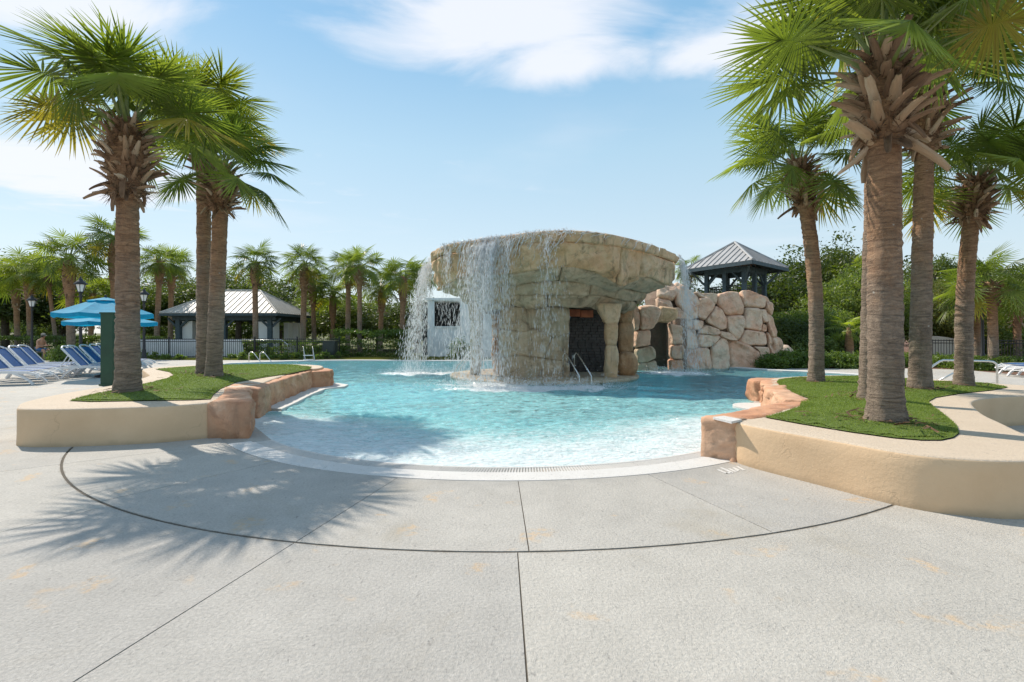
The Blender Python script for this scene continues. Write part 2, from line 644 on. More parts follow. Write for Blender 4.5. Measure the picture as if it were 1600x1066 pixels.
M['boot'] = boot_mat()
M['dead'] = plain('dead_fibre', (0.13, 0.07, 0.035), 0.95, var=0.5, vscale=7, bstr=0.8, bscale=35, bdist=0.02)
M['bark'] = bark('palm_bark')
M['leaf_dark'] = leafmat('broad_leaf_dark', (0.04, 0.062, 0.015), (0.12, 0.16, 0.038), 0.35, gloss=0.5)
M['leaf_mid'] = leafmat('broad_leaf', (0.062, 0.10, 0.018), (0.175, 0.225, 0.05), 0.4, gloss=0.5)
M['leaf_olive'] = leafmat('broad_leaf_olive', (0.09, 0.10, 0.018), (0.21, 0.21, 0.05), 0.35, gloss=0.5)
M['leaf_hedge'] = leafmat('hedge_leaf', (0.06, 0.105, 0.017), (0.17, 0.24, 0.045), 0.35, gloss=0.4)
M['turf'] = leafmat('turf_blade', (0.12, 0.18, 0.026), (0.26, 0.33, 0.07), 0.35, gloss=0.6)
M['turf_base'] = plain('turf_backing', (0.12, 0.175, 0.03), 0.95, var=0.35, vscale=14, bstr=0.8, bscale=120, bdist=0.02)
M['wood_bark'] = plain('tree_bark', (0.11, 0.09, 0.07), 0.95, var=0.4, bstr=0.8, bscale=18, bdist=0.03)
M['black'] = plain('black_iron', (0.018, 0.018, 0.02), 0.5)
M['steel'] = plain('stainless_steel', (0.62, 0.62, 0.60), 0.28, 1.0, var=0.06)
M['slate'] = plain('slate_blue_timber', (0.055, 0.085, 0.10), 0.65, var=0.25)
M['white'] = plain('white_paint', (0.76, 0.755, 0.74), 0.6, var=0.06, vscale=2)
M['beige'] = plain('beige_render', (0.56, 0.51, 0.42), 0.8, var=0.1, vscale=1.5)
M['resin'] = plain('white_resin', (0.74, 0.74, 0.75), 0.42, var=0.05)
M['sling'] = plain('blue_sling', (0.012, 0.085, 0.25), 0.75, var=0.12, bstr=0.5, bscale=160)
M['canvas'] = None
M['roof'] = plain('standing_seam_metal', (0.54, 0.50, 0.455), 0.55, 0.0, var=0.12, vscale=1.6)
M['roof_grey'] = plain('grey_roof_metal', (0.36, 0.355, 0.35), 0.5, 0.0, var=0.1, vscale=1.6)
M['green'] = plain('dark_green_paint', (0.006, 0.05, 0.022), 0.5, var=0.2, vscale=3)
M['glass'] = plain('frosted_glass', (0.72, 0.72, 0.70), 0.3, var=0.05)
M['skin'] = plain('skin', (0.45, 0.24, 0.15), 0.55, var=0.1)
M['shorts'] = plain('blue_shorts', (0.03, 0.10, 0.22), 0.8, var=0.3, vscale=9)
M['cap'] = plain('grey_cap', (0.26, 0.24, 0.21), 0.85)
M['hair'] = plain('dark_hair', (0.03, 0.022, 0.016), 0.7)
M['plaster'] = plain('pool_plaster', (0.66, 0.72, 0.72), 0.7, var=0.08, vscale=2.5)
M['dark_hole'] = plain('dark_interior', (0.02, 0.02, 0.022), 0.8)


def canvas():
    m, g = material('blue_canvas')
    v = objco(g)
    n = g.noise(v, 5, 4)
    col = g.ramp(n, [(0.3, (0.008, 0.32, 0.52)), (0.7, (0.012, 0.40, 0.62))])
    p = g.n('ShaderNodeBsdfPrincipled', {'Base Color': col, 'Roughness': 0.75, 'Normal': bump(g, g.noise(v, 220, 2), 0.3, 0.003)})
    t = g.n('ShaderNodeBsdfTranslucent', {'Color': col})
    return finish(m, g, g.n('ShaderNodeMixShader', {0: 0.4, 1: p.outputs[0], 2: t.outputs[0]}))


M['canvas'] = canvas()


def ground_mat():
    m, g = material('planting_ground')
    v = pos(g)
    n = g.noise(v, 0.5, 6, 0.6)
    n2 = g.noise(v, 14, 5, 0.7)
    grass = g.ramp(n2, [(0.3, (0.07, 0.085, 0.025)), (0.7, (0.17, 0.17, 0.06))])
    mulch = g.ramp(n2, [(0.3, (0.09, 0.045, 0.03)), (0.7, (0.26, 0.14, 0.09))])
    x = g.n('ShaderNodeSeparateXYZ', {0: v}).outputs[0]
    f = g.rng(g.math('ADD', x, g.math('MULTIPLY', n, 4.0)), 10.0, 14.0)
    col = g.mix(f, grass, mulch)
    p = g.n('ShaderNodeBsdfPrincipled', {'Base Color': col, 'Roughness': 0.95, 'Normal': bump(g, n2, 0.9, 0.05)})
    return finish(m, g, p)


M['ground'] = ground_mat()

FALLS = [(0.35, 14.0, 2.7, 0.75), (-0.7, 15.0, 1.6, 0.6), (-3.5, 19.3, 1.7, 0.9), (6.2, 19.3, 1.4, 1.2), (2.0, 14.3, 1.3, 0.5)]


def water_mat():
    m, g = material('pool_water')
    v = pos(g)
    sp = g.n('ShaderNodeSeparateXYZ', {0: v})
    x, y = sp.outputs[0], sp.outputs[1]
    foam = None
    for (cx, cy, rx, ry) in FALLS:
        dx = g.math('DIVIDE', g.math('SUBTRACT', x, cx), rx)
        dy = g.math('DIVIDE', g.math('SUBTRACT', y, cy), ry)
        d = g.math('SQRT', g.math('ADD', g.math('MULTIPLY', dx, dx), g.math('MULTIPLY', dy, dy)))
        k = g.rng(d, 1.5, 0.3)
        foam = k if foam is None else g.math('MAXIMUM', foam, k)
    fn = g.noise(v, 4.5, 7, 0.7, 0.4)
    foam = g.rng(g.math('ADD', g.math('MULTIPLY', foam, 0.9), g.math('MULTIPLY', g.math('SUBTRACT', fn, 0.5), 1.5)), 0.35, 0.85)
    # surf running up the beach entry
    dx = g.math('ADD', x, 0.1)
    dy = g.math('SUBTRACT', y, 10.1)
    r = g.math('SQRT', g.math('ADD', g.math('MULTIPLY', dx, dx), g.math('MULTIPLY', dy, dy)))
    front = g.math('MULTIPLY', r, g.rng(dy, 0.5, -1.5))
    lace = g.noise(g.scale(v, (1.0, 2.0, 1.0)), 7.5, 8, 0.75, 1.1)
    surf = g.math('ADD', g.math('MULTIPLY', g.rng(front, 0.4, 4.2), 0.78), g.math('MULTIPLY', g.math('SUBTRACT', lace, 0.5), 1.7))
    surf = g.rng(surf, 0.22, 0.95, 0.0, 0.85)
    sparkle = g.noise(g.scale(v, (1.0, 1.9, 1.0)), 13.0, 6, 0.72, 1.4)  # white glints on the ripples, put into the colour
    sparkle = g.math('MULTIPLY', g.rng(sparkle, 0.54, 0.68, 0.0, 0.6), g.rng(y, 19.0, 9.0))
    white = g.math('MAXIMUM', g.math('MAXIMUM', foam, surf), sparkle)
    # fine ripple relief
    h = g.math('ADD', g.noise(g.scale(v, (1.0, 1.5, 1)), 9.0, 6, 0.65, 0.7), g.math('MULTIPLY', g.noise(v, 26, 3, 0.6, 0.4), 0.4))
    nb = bump(g, h, 0.85, 0.07)
    tr = g.n('ShaderNodeBsdfTransparent', {0: (0.93, 0.985, 0.99, 1)})
    air = g.n('ShaderNodeBsdfDiffuse', {0: (0.38, 0.81, 0.83, 1), 'Normal': nb})
    aer = g.rng(g.noise(g.scale(v, (1.0, 1.8, 1)), 5.0, 7, 0.72, 1.0), 0.32, 0.68, 0.22, 0.85)
    aer = g.math('MULTIPLY', aer, g.rng(g.math('ADD', y, g.math('MULTIPLY', x, 0.35)), 12.0, 18.5, 1.0, 0.38))
    body = g.n('ShaderNodeMixShader', {0: aer, 1: tr.outputs[0], 2: air.outputs[0]})
    gl = g.n('ShaderNodeBsdfGlossy', {'Color': (1, 1, 1, 1), 'Roughness': 0.06, 'Normal': nb})
    fr = g.n('ShaderNodeFresnel', {'IOR': 1.33, 'Normal': nb})
    frl = g.math('MULTIPLY', fr.outputs[0], 0.75)
    surfc = g.n('ShaderNodeMixShader', {0: frl, 1: body.outputs[0], 2: gl.outputs[0]})
    wf = g.n('ShaderNodeBsdfDiffuse', {0: (0.86, 0.89, 0.90, 1), 'Normal': nb})
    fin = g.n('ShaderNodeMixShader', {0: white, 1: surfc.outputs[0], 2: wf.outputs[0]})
    vol = g.n('ShaderNodeVolumeAbsorption', {'Color': (0.12, 0.84, 0.92, 1), 'Density': 0.5})
    return finish(m, g, fin, vol)


def drops_mat():
    m, g = material('falling_water')
    d = g.n('ShaderNodeBsdfDiffuse', {0: (0.92, 0.94, 0.95, 1)})
    t = g.n('ShaderNodeBsdfTranslucent', {0: (0.97, 0.98, 1.0, 1)})
    gl = g.n('ShaderNodeBsdfGlossy', {'Color': (1, 1, 1, 1), 'Roughness': 0.08})
    tr = g.n('ShaderNodeBsdfTransparent', {0: (1, 1, 1, 1)})
    a = g.n('ShaderNodeMixShader', {0: 0.5, 1: d.outputs[0], 2: t.outputs[0]})
    b = g.n('ShaderNodeMixShader', {0: 0.2, 1: a.outputs[0], 2: gl.outputs[0]})
    c = g.n('ShaderNodeMixShader', {0: 0.08, 1: b.outputs[0], 2: tr.outputs[0]})
    return finish(m, g, c)


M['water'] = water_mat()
M['drops'] = drops_mat()

# ------------------------------------------------------------------ ground, deck, pool
PC = (-0.1, 10.1)                    # centre of the beach-entry arc


def pol(r, a):
    """point at radius r, angle a from the direction towards the camera, positive towards -X"""
    return (PC[0] - r * math.sin(a), PC[1] - r * math.cos(a))


front = [pol(4.37, a) for a in np.linspace(-0.62, 0.86, 40)]       # from right block round to the left one
left_side = [(-4.62, 8.9), (-4.85, 10.0), (-5.15, 11.8), (-5.45, 13.6), (-5.25, 14.6), (-5.6, 15.6), (-6.7, 16.5), (-8.2, 16.8), (-10.2, 17.6), (-12.5, 20.0), (-14.0, 23.0)]
far_side = [(-13.8, 25.0), (-11.6, 27.0), (-8.5, 27.8), (-4.7, 27.3), (0.0, 27.5), (5.0, 26.5), (8.5, 23.5), (10.3, 20.5), (11.4, 19.5), (12.4, 17.9), (12.1, 16.6)]
right_side = [(9.0, 13.4), (7.4, 12.4), (6.0, 12.0), (5.35, 11.3), (4.85, 10.2), (4.55, 9.2), (4.3, 8.2), (3.7, 7.4), (3.1, 6.8)]
pool_loop = [np.array(p) for p in front] + spline(left_side, 4, False) + spline(far_side, 4, False) + spline(right_side, 4, False)
pool_loop = ccw(pool_loop)

deck_loop = ccw([(-45, -14), (45, -14), (45, 12), (24, 14), (18.0, 17.2), (18.4, 21.0), (15.5, 22.0), (12.5, 21.6), (11.0, 21.2), (10.6, 25), (6, 28.3), (0, 28.6), (-5, 28.3), (-9.5, 28.9), (-13, 28.2), (-17, 28.0), (-24, 29.0), (-45, 29.5)])

gv, gf = tess([[(-900, -300), (900, -300), (900, 1200), (-900, 1200)], pool_loop[::-1]], -0.03)
tag(ob('ground', to_mesh('ground', gv, gf, M['ground'])), kind='structure')
dv, df = tess([deck_loop, pool_loop[::-1]], -0.012)
deck = ob('pool_deck', to_mesh('pool_deck', dv, df, M['deck']))
tag(deck, kind='structure')


def sector(name, r0, r1, a0, a1, z0, z1, mat, parent, steps=14):
    an = np.linspace(a0, a1, steps)
    vs, fs = [], []
    for a in an:
        for r in (r0, r1):
            x, y = pol(r, a)
            vs += [(x, y, z0), (x, y, z1)]
    for i in range(steps - 1):
        b, c = i * 4, i * 4 + 4
        fs += [(b + 1, b + 3, c + 3, c + 1), (b, b + 1, c + 1, c), (b + 2, c + 2, c + 3, b + 3)]
    fs += [(0, 2, 3, 1), (steps * 4 - 4, steps * 4 - 3, steps * 4 - 1, steps * 4 - 2)]
    o = ob(name, fix_normals(to_mesh(name, vs, fs, mat)), parent)
    return o


inner_a = [-1.25, -0.64, -0.318, -0.033, 0.222, 0.57, 0.87, 1.25]
for a0, a1 in zip(inner_a[:-1], inner_a[1:]):
    sector('slab', 4.925, 6.585, a0 + 0.0007, a1 - 0.0007, -0.011, 0.0, M['deck'], deck, 12)
outer_a = [-1.3, -0.64, -0.021, 0.222, 0.54, 0.87, 1.167]
for a0, a1 in zip(outer_a[:-1], outer_a[1:]):
    sector('slab', 6.610, 15.0, a0 + 0.0006, a1 - 0.0006, -0.011, 0.0, M['deck'], deck, 12)
sector('joint_filler', 6.585, 6.610, -1.25, 1.25, -0.0115, -0.006, M['joint'], deck, 60)
for a in inner_a[1:-1]:
    sector('joint_filler', 4.93, 6.58, a - 0.0007, a + 0.0007, -0.0115, -0.007, M['joint'], deck, 2)
for a in outer_a[1:-1]:
    sector('joint_filler', 6.612, 15.0, a - 0.0006, a + 0.0006, -0.0115, -0.007, M['joint'], deck, 2)

band = sector('pool_edge_band', 4.63, 4.915, -0.62, 0.86, -0.06, 0.003, M['coping'], None, 60)
tag(band, kind='structure')
sector('joint_filler', 4.915, 4.925, -0.62, 0.86, -0.0115, -0.004, M['joint'], band, 60)
# trench drain: rim strips and bars over a dark channel
gr = empty('drain_grate', (*pol(4.56, 0.02), 0))
tag(gr, 'white slotted drain grate curving along the shallow edge of the pool', 'drain grate')


def rel(o, root):
    o.parent = root
    o.matrix_parent_inverse = Matrix.Translation(-root.location)
    return o


rel(sector('channel', 4.375, 4.63, -0.60, 0.84, -0.08, -0.05, M['dark_hole'], None, 50), gr)
rel(sector('rim', 4.600, 4.628, -0.60, 0.84, -0.03, 0.001, M['coping'], None, 60), gr)
rel(sector('rim', 4.375, 4.405, -0.60, 0.84, -0.05, 0.000, M['coping'], None, 60), gr)
mb = MB()
for a in np.arange(-0.60, 0.84, 0.0070):
    p0, p1 = pol(4.404, a), pol(4.602, a + 0.004)
    mb.bar((*p0, -0.006), (*p1, -0.006), 0.015, 0.01)
bars = mb.build('grate_bars', M['coping'])
bars['kind'] = 'stuff'
rel(bars, gr)

# pool floor: a beach entry sloping down
gx = np.arange(-16, 14.01, 0.4)
gy = np.arange(4.8, 29.3, 0.4)
X, Y = np.meshgrid(gx, gy)
rr = np.hypot(X - PC[0], Y - PC[1])
rfr = np.where(Y < PC[1], 4.37 - rr, 4.37 + (Y - PC[1]))
Z = -0.03 - 0.075 * np.clip(rfr, 0, None) - 0.03 * np.clip(rfr - 3.5, 0, None)
Z = np.maximum(Z, -1.15)
V = np.stack([X, Y, Z], -1).reshape(-1, 3)
nx, ny = len(gx), len(gy)
fs = [(j * nx + i, j * nx + i + 1, (j + 1) * nx + i + 1, (j + 1) * nx + i) for j in range(ny - 1) for i in range(nx - 1)]
floor = ob('pool_floor', to_mesh('pool_floor', V, fs, M['plaster'], smooth=True))
tag(floor, kind='structure')
n = len(pool_loop)
vs = [(*p, -0.013) for p in pool_loop] + [(*p, -1.4) for p in pool_loop]
wall = ob('pool_wall', to_mesh('pool_wall', vs, [(i, (i + 1) % n, n + (i + 1) % n, n + i) for i in range(n)], M['plaster']))
tag(wall, kind='structure')
# white coping round the far side
lp = spline(left_side[5:], 4, False) + spline(far_side, 4, False) + spline(right_side[:3], 4, False)
A = np.array(lp)
t = np.gradient(A, axis=0)
t /= np.linalg.norm(t, axis=1)[:, None]
nrm = np.stack([t[:, 1], -t[:, 0]], 1)      # away from the water when walking clockwise
if inside(pool_loop, *(A + nrm * 0.2)[10:11].T)[0]:
    nrm = -nrm
vs, fs = [], []
for p, q in zip(A, nrm):
    o_ = p + q * 0.42
    i_ = p - q * 0.03
    vs += [(*i_, -0.06), (*i_, 0.012), (*(p + q * 0.0), 0.02), (*o_, 0.02), (*o_, -0.06)]
for i in range(len(A) - 1):
    for k in range(4):
        fs.append((i * 5 + k, i * 5 + k + 1, i * 5 + k + 6, i * 5 + k + 5))
tag(ob('pool_coping', fix_normals(to_mesh('pool_coping', vs, fs, M['coping']))), kind='structure')

# water: closed body with real wavelets
ys = [4.9]
while ys[-1] < 28.6:
    ys.append(ys[-1] + 0.045 + 0.008 * (ys[-1] - 4.9))
ys = np.array(ys)
xs = np.linspace(-15.2, 13.2, 440)
X, Y = np.meshgrid(xs, ys)
Zw = np.zeros_like(X)
wr = np.random.default_rng(5)
for k in range(46):
    lam = 0.22 * (1.75 / 0.22) ** wr.random()
    th = wr.normal(-math.pi / 2, 0.9)
    ph = wr.random() * 7
    amp = 0.0024 * (lam / 0.5) ** 0.8
    Zw += amp * np.sin((X * math.cos(th) + Y * math.sin(th)) * 2 * math.pi / lam + ph + 0.6 * np.sin(X * 0.9 + k) + 0.5 * np.sin(Y * 0.7 + 2 * k))
rr = np.hypot(X - PC[0], Y - PC[1])
calm = np.clip((4.5 - np.where(Y < PC[1], rr, 0)) / 1.2, 0.15, 1)
for (cx, cy, rx, ry) in FALLS:
    d = np.hypot((X - cx) / rx, (Y - cy) / ry)
    calm = calm + 1.3 * np.exp(-d * d * 0.7)
Zw = np.clip(Zw * calm, -0.06, 0.03)
Zs = -0.032 + np.where(Zw > 0.012, 0.012 + (Zw - 0.012) * 0.4, Zw)
V = np.stack([X, Y, Zs], -1).reshape(-1, 3)
nx, ny = len(xs), len(ys)
i, j = np.meshgrid(np.arange(nx - 1), np.arange(ny - 1))
b = (j * nx + i).reshape(-1)
fs = np.stack([b, b + 1, b + nx + 1, b + nx], 1).tolist()
nb_ = len(V)
vv = V.tolist() + [(xs[0], ys[0], -1.7), (xs[-1], ys[0], -1.7), (xs[-1], ys[-1], -1.7), (xs[0], ys[-1], -1.7)]
fs.append([nb_ + 3, nb_ + 2, nb_ + 1, nb_])
fs.append([nb_, nb_ + 1] + list(range(nx - 1, -1, -1)))
fs.append([nb_ + 2, nb_ + 3] + list(range((ny - 1) * nx, ny * nx)))
fs.append([nb_ + 3, nb_] + [k * nx for k in range(ny)])
fs.append([nb_ + 1, nb_ + 2] + [k * nx + nx - 1 for k in range(ny - 1, -1, -1)])
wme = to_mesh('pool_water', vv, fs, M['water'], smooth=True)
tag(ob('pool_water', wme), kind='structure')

# depth marking on the deck beside the front edging rock: white stencil strokes
mk = empty('depth_marking', P(1142, 733))
tag(mk, 'small white stencilled marking on the deck at the foot of the red edging rock', 'marking')


def stroke(pts, name='stroke'):
    o = ob(name, to_mesh(name, [P(*p, 0.003) for p in pts], [tuple(range(len(pts)))], M['coping']))
    return rel(fix_normals(o.data) and o, mk)


SX, SY, SS = 1080, 640, 0.1032


def sq(*pts):
    stroke([(SX + a * SS, SY + b * SS) for a, b in pts][::-1])


sq((380, 910), (420, 905), (560, 965), (520, 968))
sq((520, 968), (630, 966), (640, 950), (540, 950))
sq((425, 880), (465, 875), (590, 925), (640, 950), (600, 958))
sq((550, 895), (590, 890), (700, 940), (660, 945))
sq((620, 880), (650, 872), (740, 915), (700, 935))
sq((680, 862), (712, 858), (822, 915), (780, 920))

# ------------------------------------------------------------------ planters
def loft(rings, mat, name, parent=None, smooth=True, closed=True, cap=True):
    n = len(rings[0])
    vs = [tuple(p) for r in rings for p in r]
    fs = []
    for i in range(len(rings) - 1):
        for k in range(n if closed else n - 1):
            fs.append((i * n + k, i * n + (k + 1) % n, (i + 1) * n + (k + 1) % n, (i + 1) * n + k))
    if cap and closed:
        fs += [tuple(range(n - 1, -1, -1)), tuple((len(rings) - 1) * n + k for k in range(n))]
    return ob(name, fix_normals(to_mesh(name, vs, fs, mat, smooth=smooth)), parent)


def facet(x, y, z, s=1.0, amp=0.12, cr=0.03):
    """fractured relief: tilted cleavage planes with creases between them"""
    v = Vector((x * s, y * s, z * s))
    d, pt = noise.voronoi(v)
    q = pt[0]
    rv = noise.noise_vector(q * 3.7 + Vector((5.1, 1.3, 2.2)))
    return amp * (v - q).dot(rv) - cr * max(0.0, 1 - (d[1] - d[0]) / 0.09)


def stone_sweep(outer, inner, z0, z1, mat, name='edging_rock', seed=0.0, rough=0.035, step=0.045):
    """one rough block: footprint between two polylines, rounded arrises, chipped faces"""
    def resample(pl, m):
        pl = np.array(pl, float)
        s = np.r_[0, np.cumsum(np.linalg.norm(np.diff(pl, axis=0), axis=1))]
        u = np.linspace(0, s[-1], m)
        return np.stack([np.interp(u, s, pl[:, k]) for k in range(2)], 1)
    L = np.sum(np.linalg.norm(np.diff(np.array(outer, float), axis=0), axis=1))
    m = max(8, int(L / step))
    O, I = resample(outer, m), resample(inner, m)
    rings = []
    for e in range(m):
        en = min(e, m - 1 - e)
        sh = {0: 0.045, 1: 0.012}.get(en, 0.0)
        ring = []
        o_, i_ = O[e], I[e]
        mid = (o_ + i_) / 2
        prof = []
        for q in np.linspace(0, 1, 13):
            prof.append((0.0, z0 + (z1 - 0.05 - z0) * q))
        prof += [(0.02, z1 - 0.012), (0.07, z1)]
        for q in (0.3, 0.5, 0.7, 0.9):
            prof.append((q, z1 + 0.004))
        prof += [(1.0, z1 - 0.03), (1.0, z1 - 0.3), (1.0, z0)]
        for (w, z) in prof:
            w = 0.5 + (w - 0.5) * (1 - sh)
            zz = z0 + (z - z0) * (1 - sh * 0.35)
            p = o_ + (i_ - o_) * w
            nv = fbm(p[0] * 2.3 + seed, p[1] * 2.3, zz * 3.4, 4)
            ridge = abs(noise.noise(Vector((p[0] * 1.3 + seed, p[1] * 1.3, zz * 4.5 + 0.6 * nv))))
            d = nv * rough * 0.7 + facet(p[0] + seed, p[1], zz * 1.4, 3.2, 0.11, 0.018) + (0.0 if ridge > 0.05 else -(0.05 - ridge) * 0.7)
            dirv = (p - mid)
            dirv = dirv / (np.linalg.norm(dirv) + 1e-6)
            if w < 0.1:
                q2 = p + dirv * d
                ring.append((q2[0], q2[1], zz))
            else:
                ring.append((p[0], p[1], zz + d * 0.45))
        rings.append(ring)
    o = loft(rings, mat, name, None, True)
    return o


def turf_patch(name, loop, z, label, dens, seed):
    loop = ccw(loop)
    lo, hi = loop.min(0), loop.max(0)
    r = np.random.default_rng(seed)
    # sheet: gently crowned
    gx, gy = np.arange(lo[0], hi[0] + .1, 0.12), np.arange(lo[1], hi[1] + .1, 0.12)
    X, Y = np.meshgrid(gx, gy)
    ins = inside(loop, X, Y)
    bm_v = np.stack([X[ins], Y[ins]], 1)
    base_v, base_f = tess([loop], z + 0.012)

    def crown(x, y):
        d = edge_dist(loop, x, y)
        return z + 0.012 + 0.07 * (1 - np.exp(-d * 1.6))
    vs, fs = list(base_v), list(base_f)
    nx_ = len(gx)
    idx = -np.ones(X.shape, int)
    k = len(vs)
    zz = crown(X, Y)
    for j in range(X.shape[0]):
        for i_ in range(X.shape[1]):
            if ins[j, i_]:
                idx[j, i_] = k
                vs.append((X[j, i_], Y[j, i_], zz[j, i_] + 0.003))
                k += 1
    for j in range(X.shape[0] - 1):
        for i_ in range(X.shape[1] - 1):
            q = (idx[j, i_], idx[j, i_ + 1], idx[j + 1, i_ + 1], idx[j + 1, i_])
            if min(q) >= 0:
                fs.append(q)
    o = ob(name, to_mesh(name, vs, fs, M['turf_base'], smooth=True))
    tag(o, label, 'artificial turf', kind='stuff')
    area = (hi[0] - lo[0]) * (hi[1] - lo[1])
    N = int(area * dens)
    x = r.uniform(lo[0], hi[0], N)
    y = r.uniform(lo[1], hi[1], N)
    # fewer, larger blades farther off
    keep = inside(loop, x, y) & (r.random(N) < np.clip((7.0 / y) ** 1.3, 0.2, 1))
    x, y = x[keep], y[keep]
    zz = crown(x, y)
    n = len(x)
    az = r.uniform(0, 2 * math.pi, n)
    lean = r.normal(0, 0.45, (n, 2))
    hgt = r.uniform(0.014, 0.026, n)
    w = 0.0026 * np.clip(y / 5.5, 1, 2.6)
    sx, sy = np.cos(az) * w, np.sin(az) * w
    b0 = np.stack([x - sx, y - sy, zz], 1)
    b1 = np.stack([x + sx, y + sy, zz], 1)
    tp = np.stack([x + lean[:, 0] * hgt, y + lean[:, 1] * hgt, zz + hgt], 1)
    me = quads_mesh('blades', np.stack([b0, b1, tp], 1), M['turf'], 3)
    bl = ob('blades', me, o)
    bl['kind'] = 'stuff'
    return o, crown


def planter(name, outer, inner, z, label, blocks, ledges):
    outer, inner = ccw(spline(outer, 6)), ccw(inner)
    c = outer.mean(0)
    root = empty(name, (c[0], c[1], 0))
    tag(root, label, 'planter')
    n = len(outer)
    rings = [(0.0, -0.05), (0.0, 0.16), (0.0, 0.34), (0.0, z - 0.03), (0.006, z - 0.012), (0.02, z - 0.002), (0.045, z)]
    vs, fs = [], []
    for d, zz in rings:
        for p in offset_loop(outer, d):
            w = 0.008 * fbm(p[0] * 1.5, p[1] * 1.5, zz * 2, 3)
            vs.append((p[0] + w, p[1] + w, zz))
    m = len(rings)
    for i in range(m - 1):
        for k in range(n):
            fs.append((i * n + k, i * n + (k + 1) % n, (i + 1) * n + (k + 1) % n, (i + 1) * n + k))
    top = [vs[(m - 1) * n + k] for k in range(n)]
    tv, tf = tess([[p[:2] for p in top], inner[::-1]], z)
    base = len(vs)
    vs += tv
    # the triangulated top reuses the last ring
    mp = [(m - 1) * n + k if k < n else base + k for k in range(len(tv))]
    fs += [tuple(mp[i] for i in f) for f in tf]
    me = to_mesh('stucco_wall', vs, fs, [M['stucco'], M['stucco_top']], [1 if i >= (m - 3) * n else 0 for i in range(len(fs))])
    me.polygons.foreach_set('use_smooth', np.array([i < (m - 1) * n for i in range(len(fs))]))
    o = ob('stucco_wall', me)
    rel(o, root)
    for i, (oo, ii, z0, z1) in enumerate(blocks):
        b = stone_sweep(oo, ii, z0, z1, M['rock_red'], seed=i * 3.7 + c[0])
        rel(b, root)
    for lg in ledges:
        b = MB().prism(lg, -0.06, 0.012).build('ledge', M['coping'])
        rel(b, root)
    return root


def PP(pts, z=0.5):
    return [tuple(P(x, y, z)[:2]) for x, y in pts]


L_outer = [(-6.72, 6.95), (-6.45, 6.74), (-5.87, 6.72), (-4.93, 6.93), (-4.3, 7.3), (-4.0, 7.6), (-4.6, 8.8), (-4.95, 10.1), (-5.35, 12), (-5.6, 13.8), (-5.45, 14.6), (-5.9, 15.7), (-7.2, 16.3), (-8.6, 16.2), (-9.9, 15.6), (-10.3, 14.4), (-9.3, 13.0), (-8.5, 12.0), (-7.95, 10.8), (-7.62, 9.8), (-7.4, 8.4), (-7.05, 7.4)]
L_inner = PP([(108, 627), (140, 618), (185, 610), (225, 601), (262, 592), (272, 587), (265, 582), (243, 577.6), (300, 574), (360, 571.5), (420, 570.5), (460, 571), (487, 574), (483, 578), (450, 585), (415, 590), (370, 598), (345, 608), (333, 618), (329, 624.5), (300, 626), (200, 627.5), (140, 628.5)])
L_blocks = [
    ([(-3.74, 7.32), (-3.95, 7.8), (-4.35, 8.5), (-4.62, 9.1)], [(-4.33, 7.26), (-4.52, 7.9), (-4.85, 8.6), (-5.15, 9.15)], -0.06, 0.52),
    ([(-4.52, 9.14), (-4.62, 9.6), (-4.78, 10.2)], [(-5.25, 9.14), (-5.4, 9.7), (-5.5, 10.2)], -0.08, 0.50),
    ([(-4.88, 10.2), (-5.02, 11.2), (-5.2, 12.4), (-5.40, 13.85)], [(-5.45, 10.2), (-5.5, 11.3), (-5.6, 12.5), (-5.78, 13.8)], -0.1, 0.475),
    ([(-5.36, 13.88), (-5.06, 14.25), (-5.2, 14.9), (-5.6, 15.4)], [(-5.78, 13.88), (-5.75, 14.4), (-5.85, 14.9), (-6.05, 15.3)], -0.12, 0.44),
]
L_ledge = [[(-4.5, 10.0), (-4.62, 11.0), (-4.85, 12.4), (-4.95, 13.6), (-4.65, 14.2), (-4.7, 14.7), (-5.2, 15.2), (-5.6, 13.9), (-5.3, 12.0), (-5.0, 10.2)]]
planter('turf_planter', L_outer, L_inner, 0.5, 'tan stucco planter with red rock edging beside the blue loungers', L_blocks, L_ledge)

K = 1.03
R_outer = [(2.6, 5.9), (2.72, 5.56), (3.05, 4.97), (3.36, 4.42), (3.68, 4.19), (4.15, 4.12)] + [(x * K, y * K) for x, y in [(4.62, 4.15), (4.98, 4.5), (5.06, 5.0), (5.43, 5.67), (5.77, 6.25), (6.2, 6.85), (6.62, 7.36), (7.04, 7.7), (7.66, 8.0), (8.3, 8.2), (8.9, 8.7), (9.5, 9.3), (9.75, 9.7), (9.4, 10.3), (8.9, 11.3), (8.2, 11.9), (7.3, 12.0), (6.1, 11.5), (5.5, 10.9), (5.0, 10.0), (4.65, 9.1), (4.4, 8.1), (4.05, 7.4), (3.4, 6.75), (2.9, 6.3)]] + [(2.66, 6.18)]
R_inner = PP([(1195, 653), (1249, 663), (1330, 676.4), (1397, 685.5), (1440, 689), (1470, 689), (1489, 685), (1499, 678), (1495, 666), (1478, 651), (1458, 636), (1450, 628.5), (1462, 622), (1499, 616), (1549, 610.6), (1575, 606), (1546, 600.5), (1500, 598.5), (1455, 597), (1400, 591), (1347, 588.7), (1290, 589.5), (1240, 591), (1217, 594), (1213.5, 598), (1222, 607), (1242, 617), (1267, 624), (1252, 628), (1250, 636), (1229, 644)], 0.47)
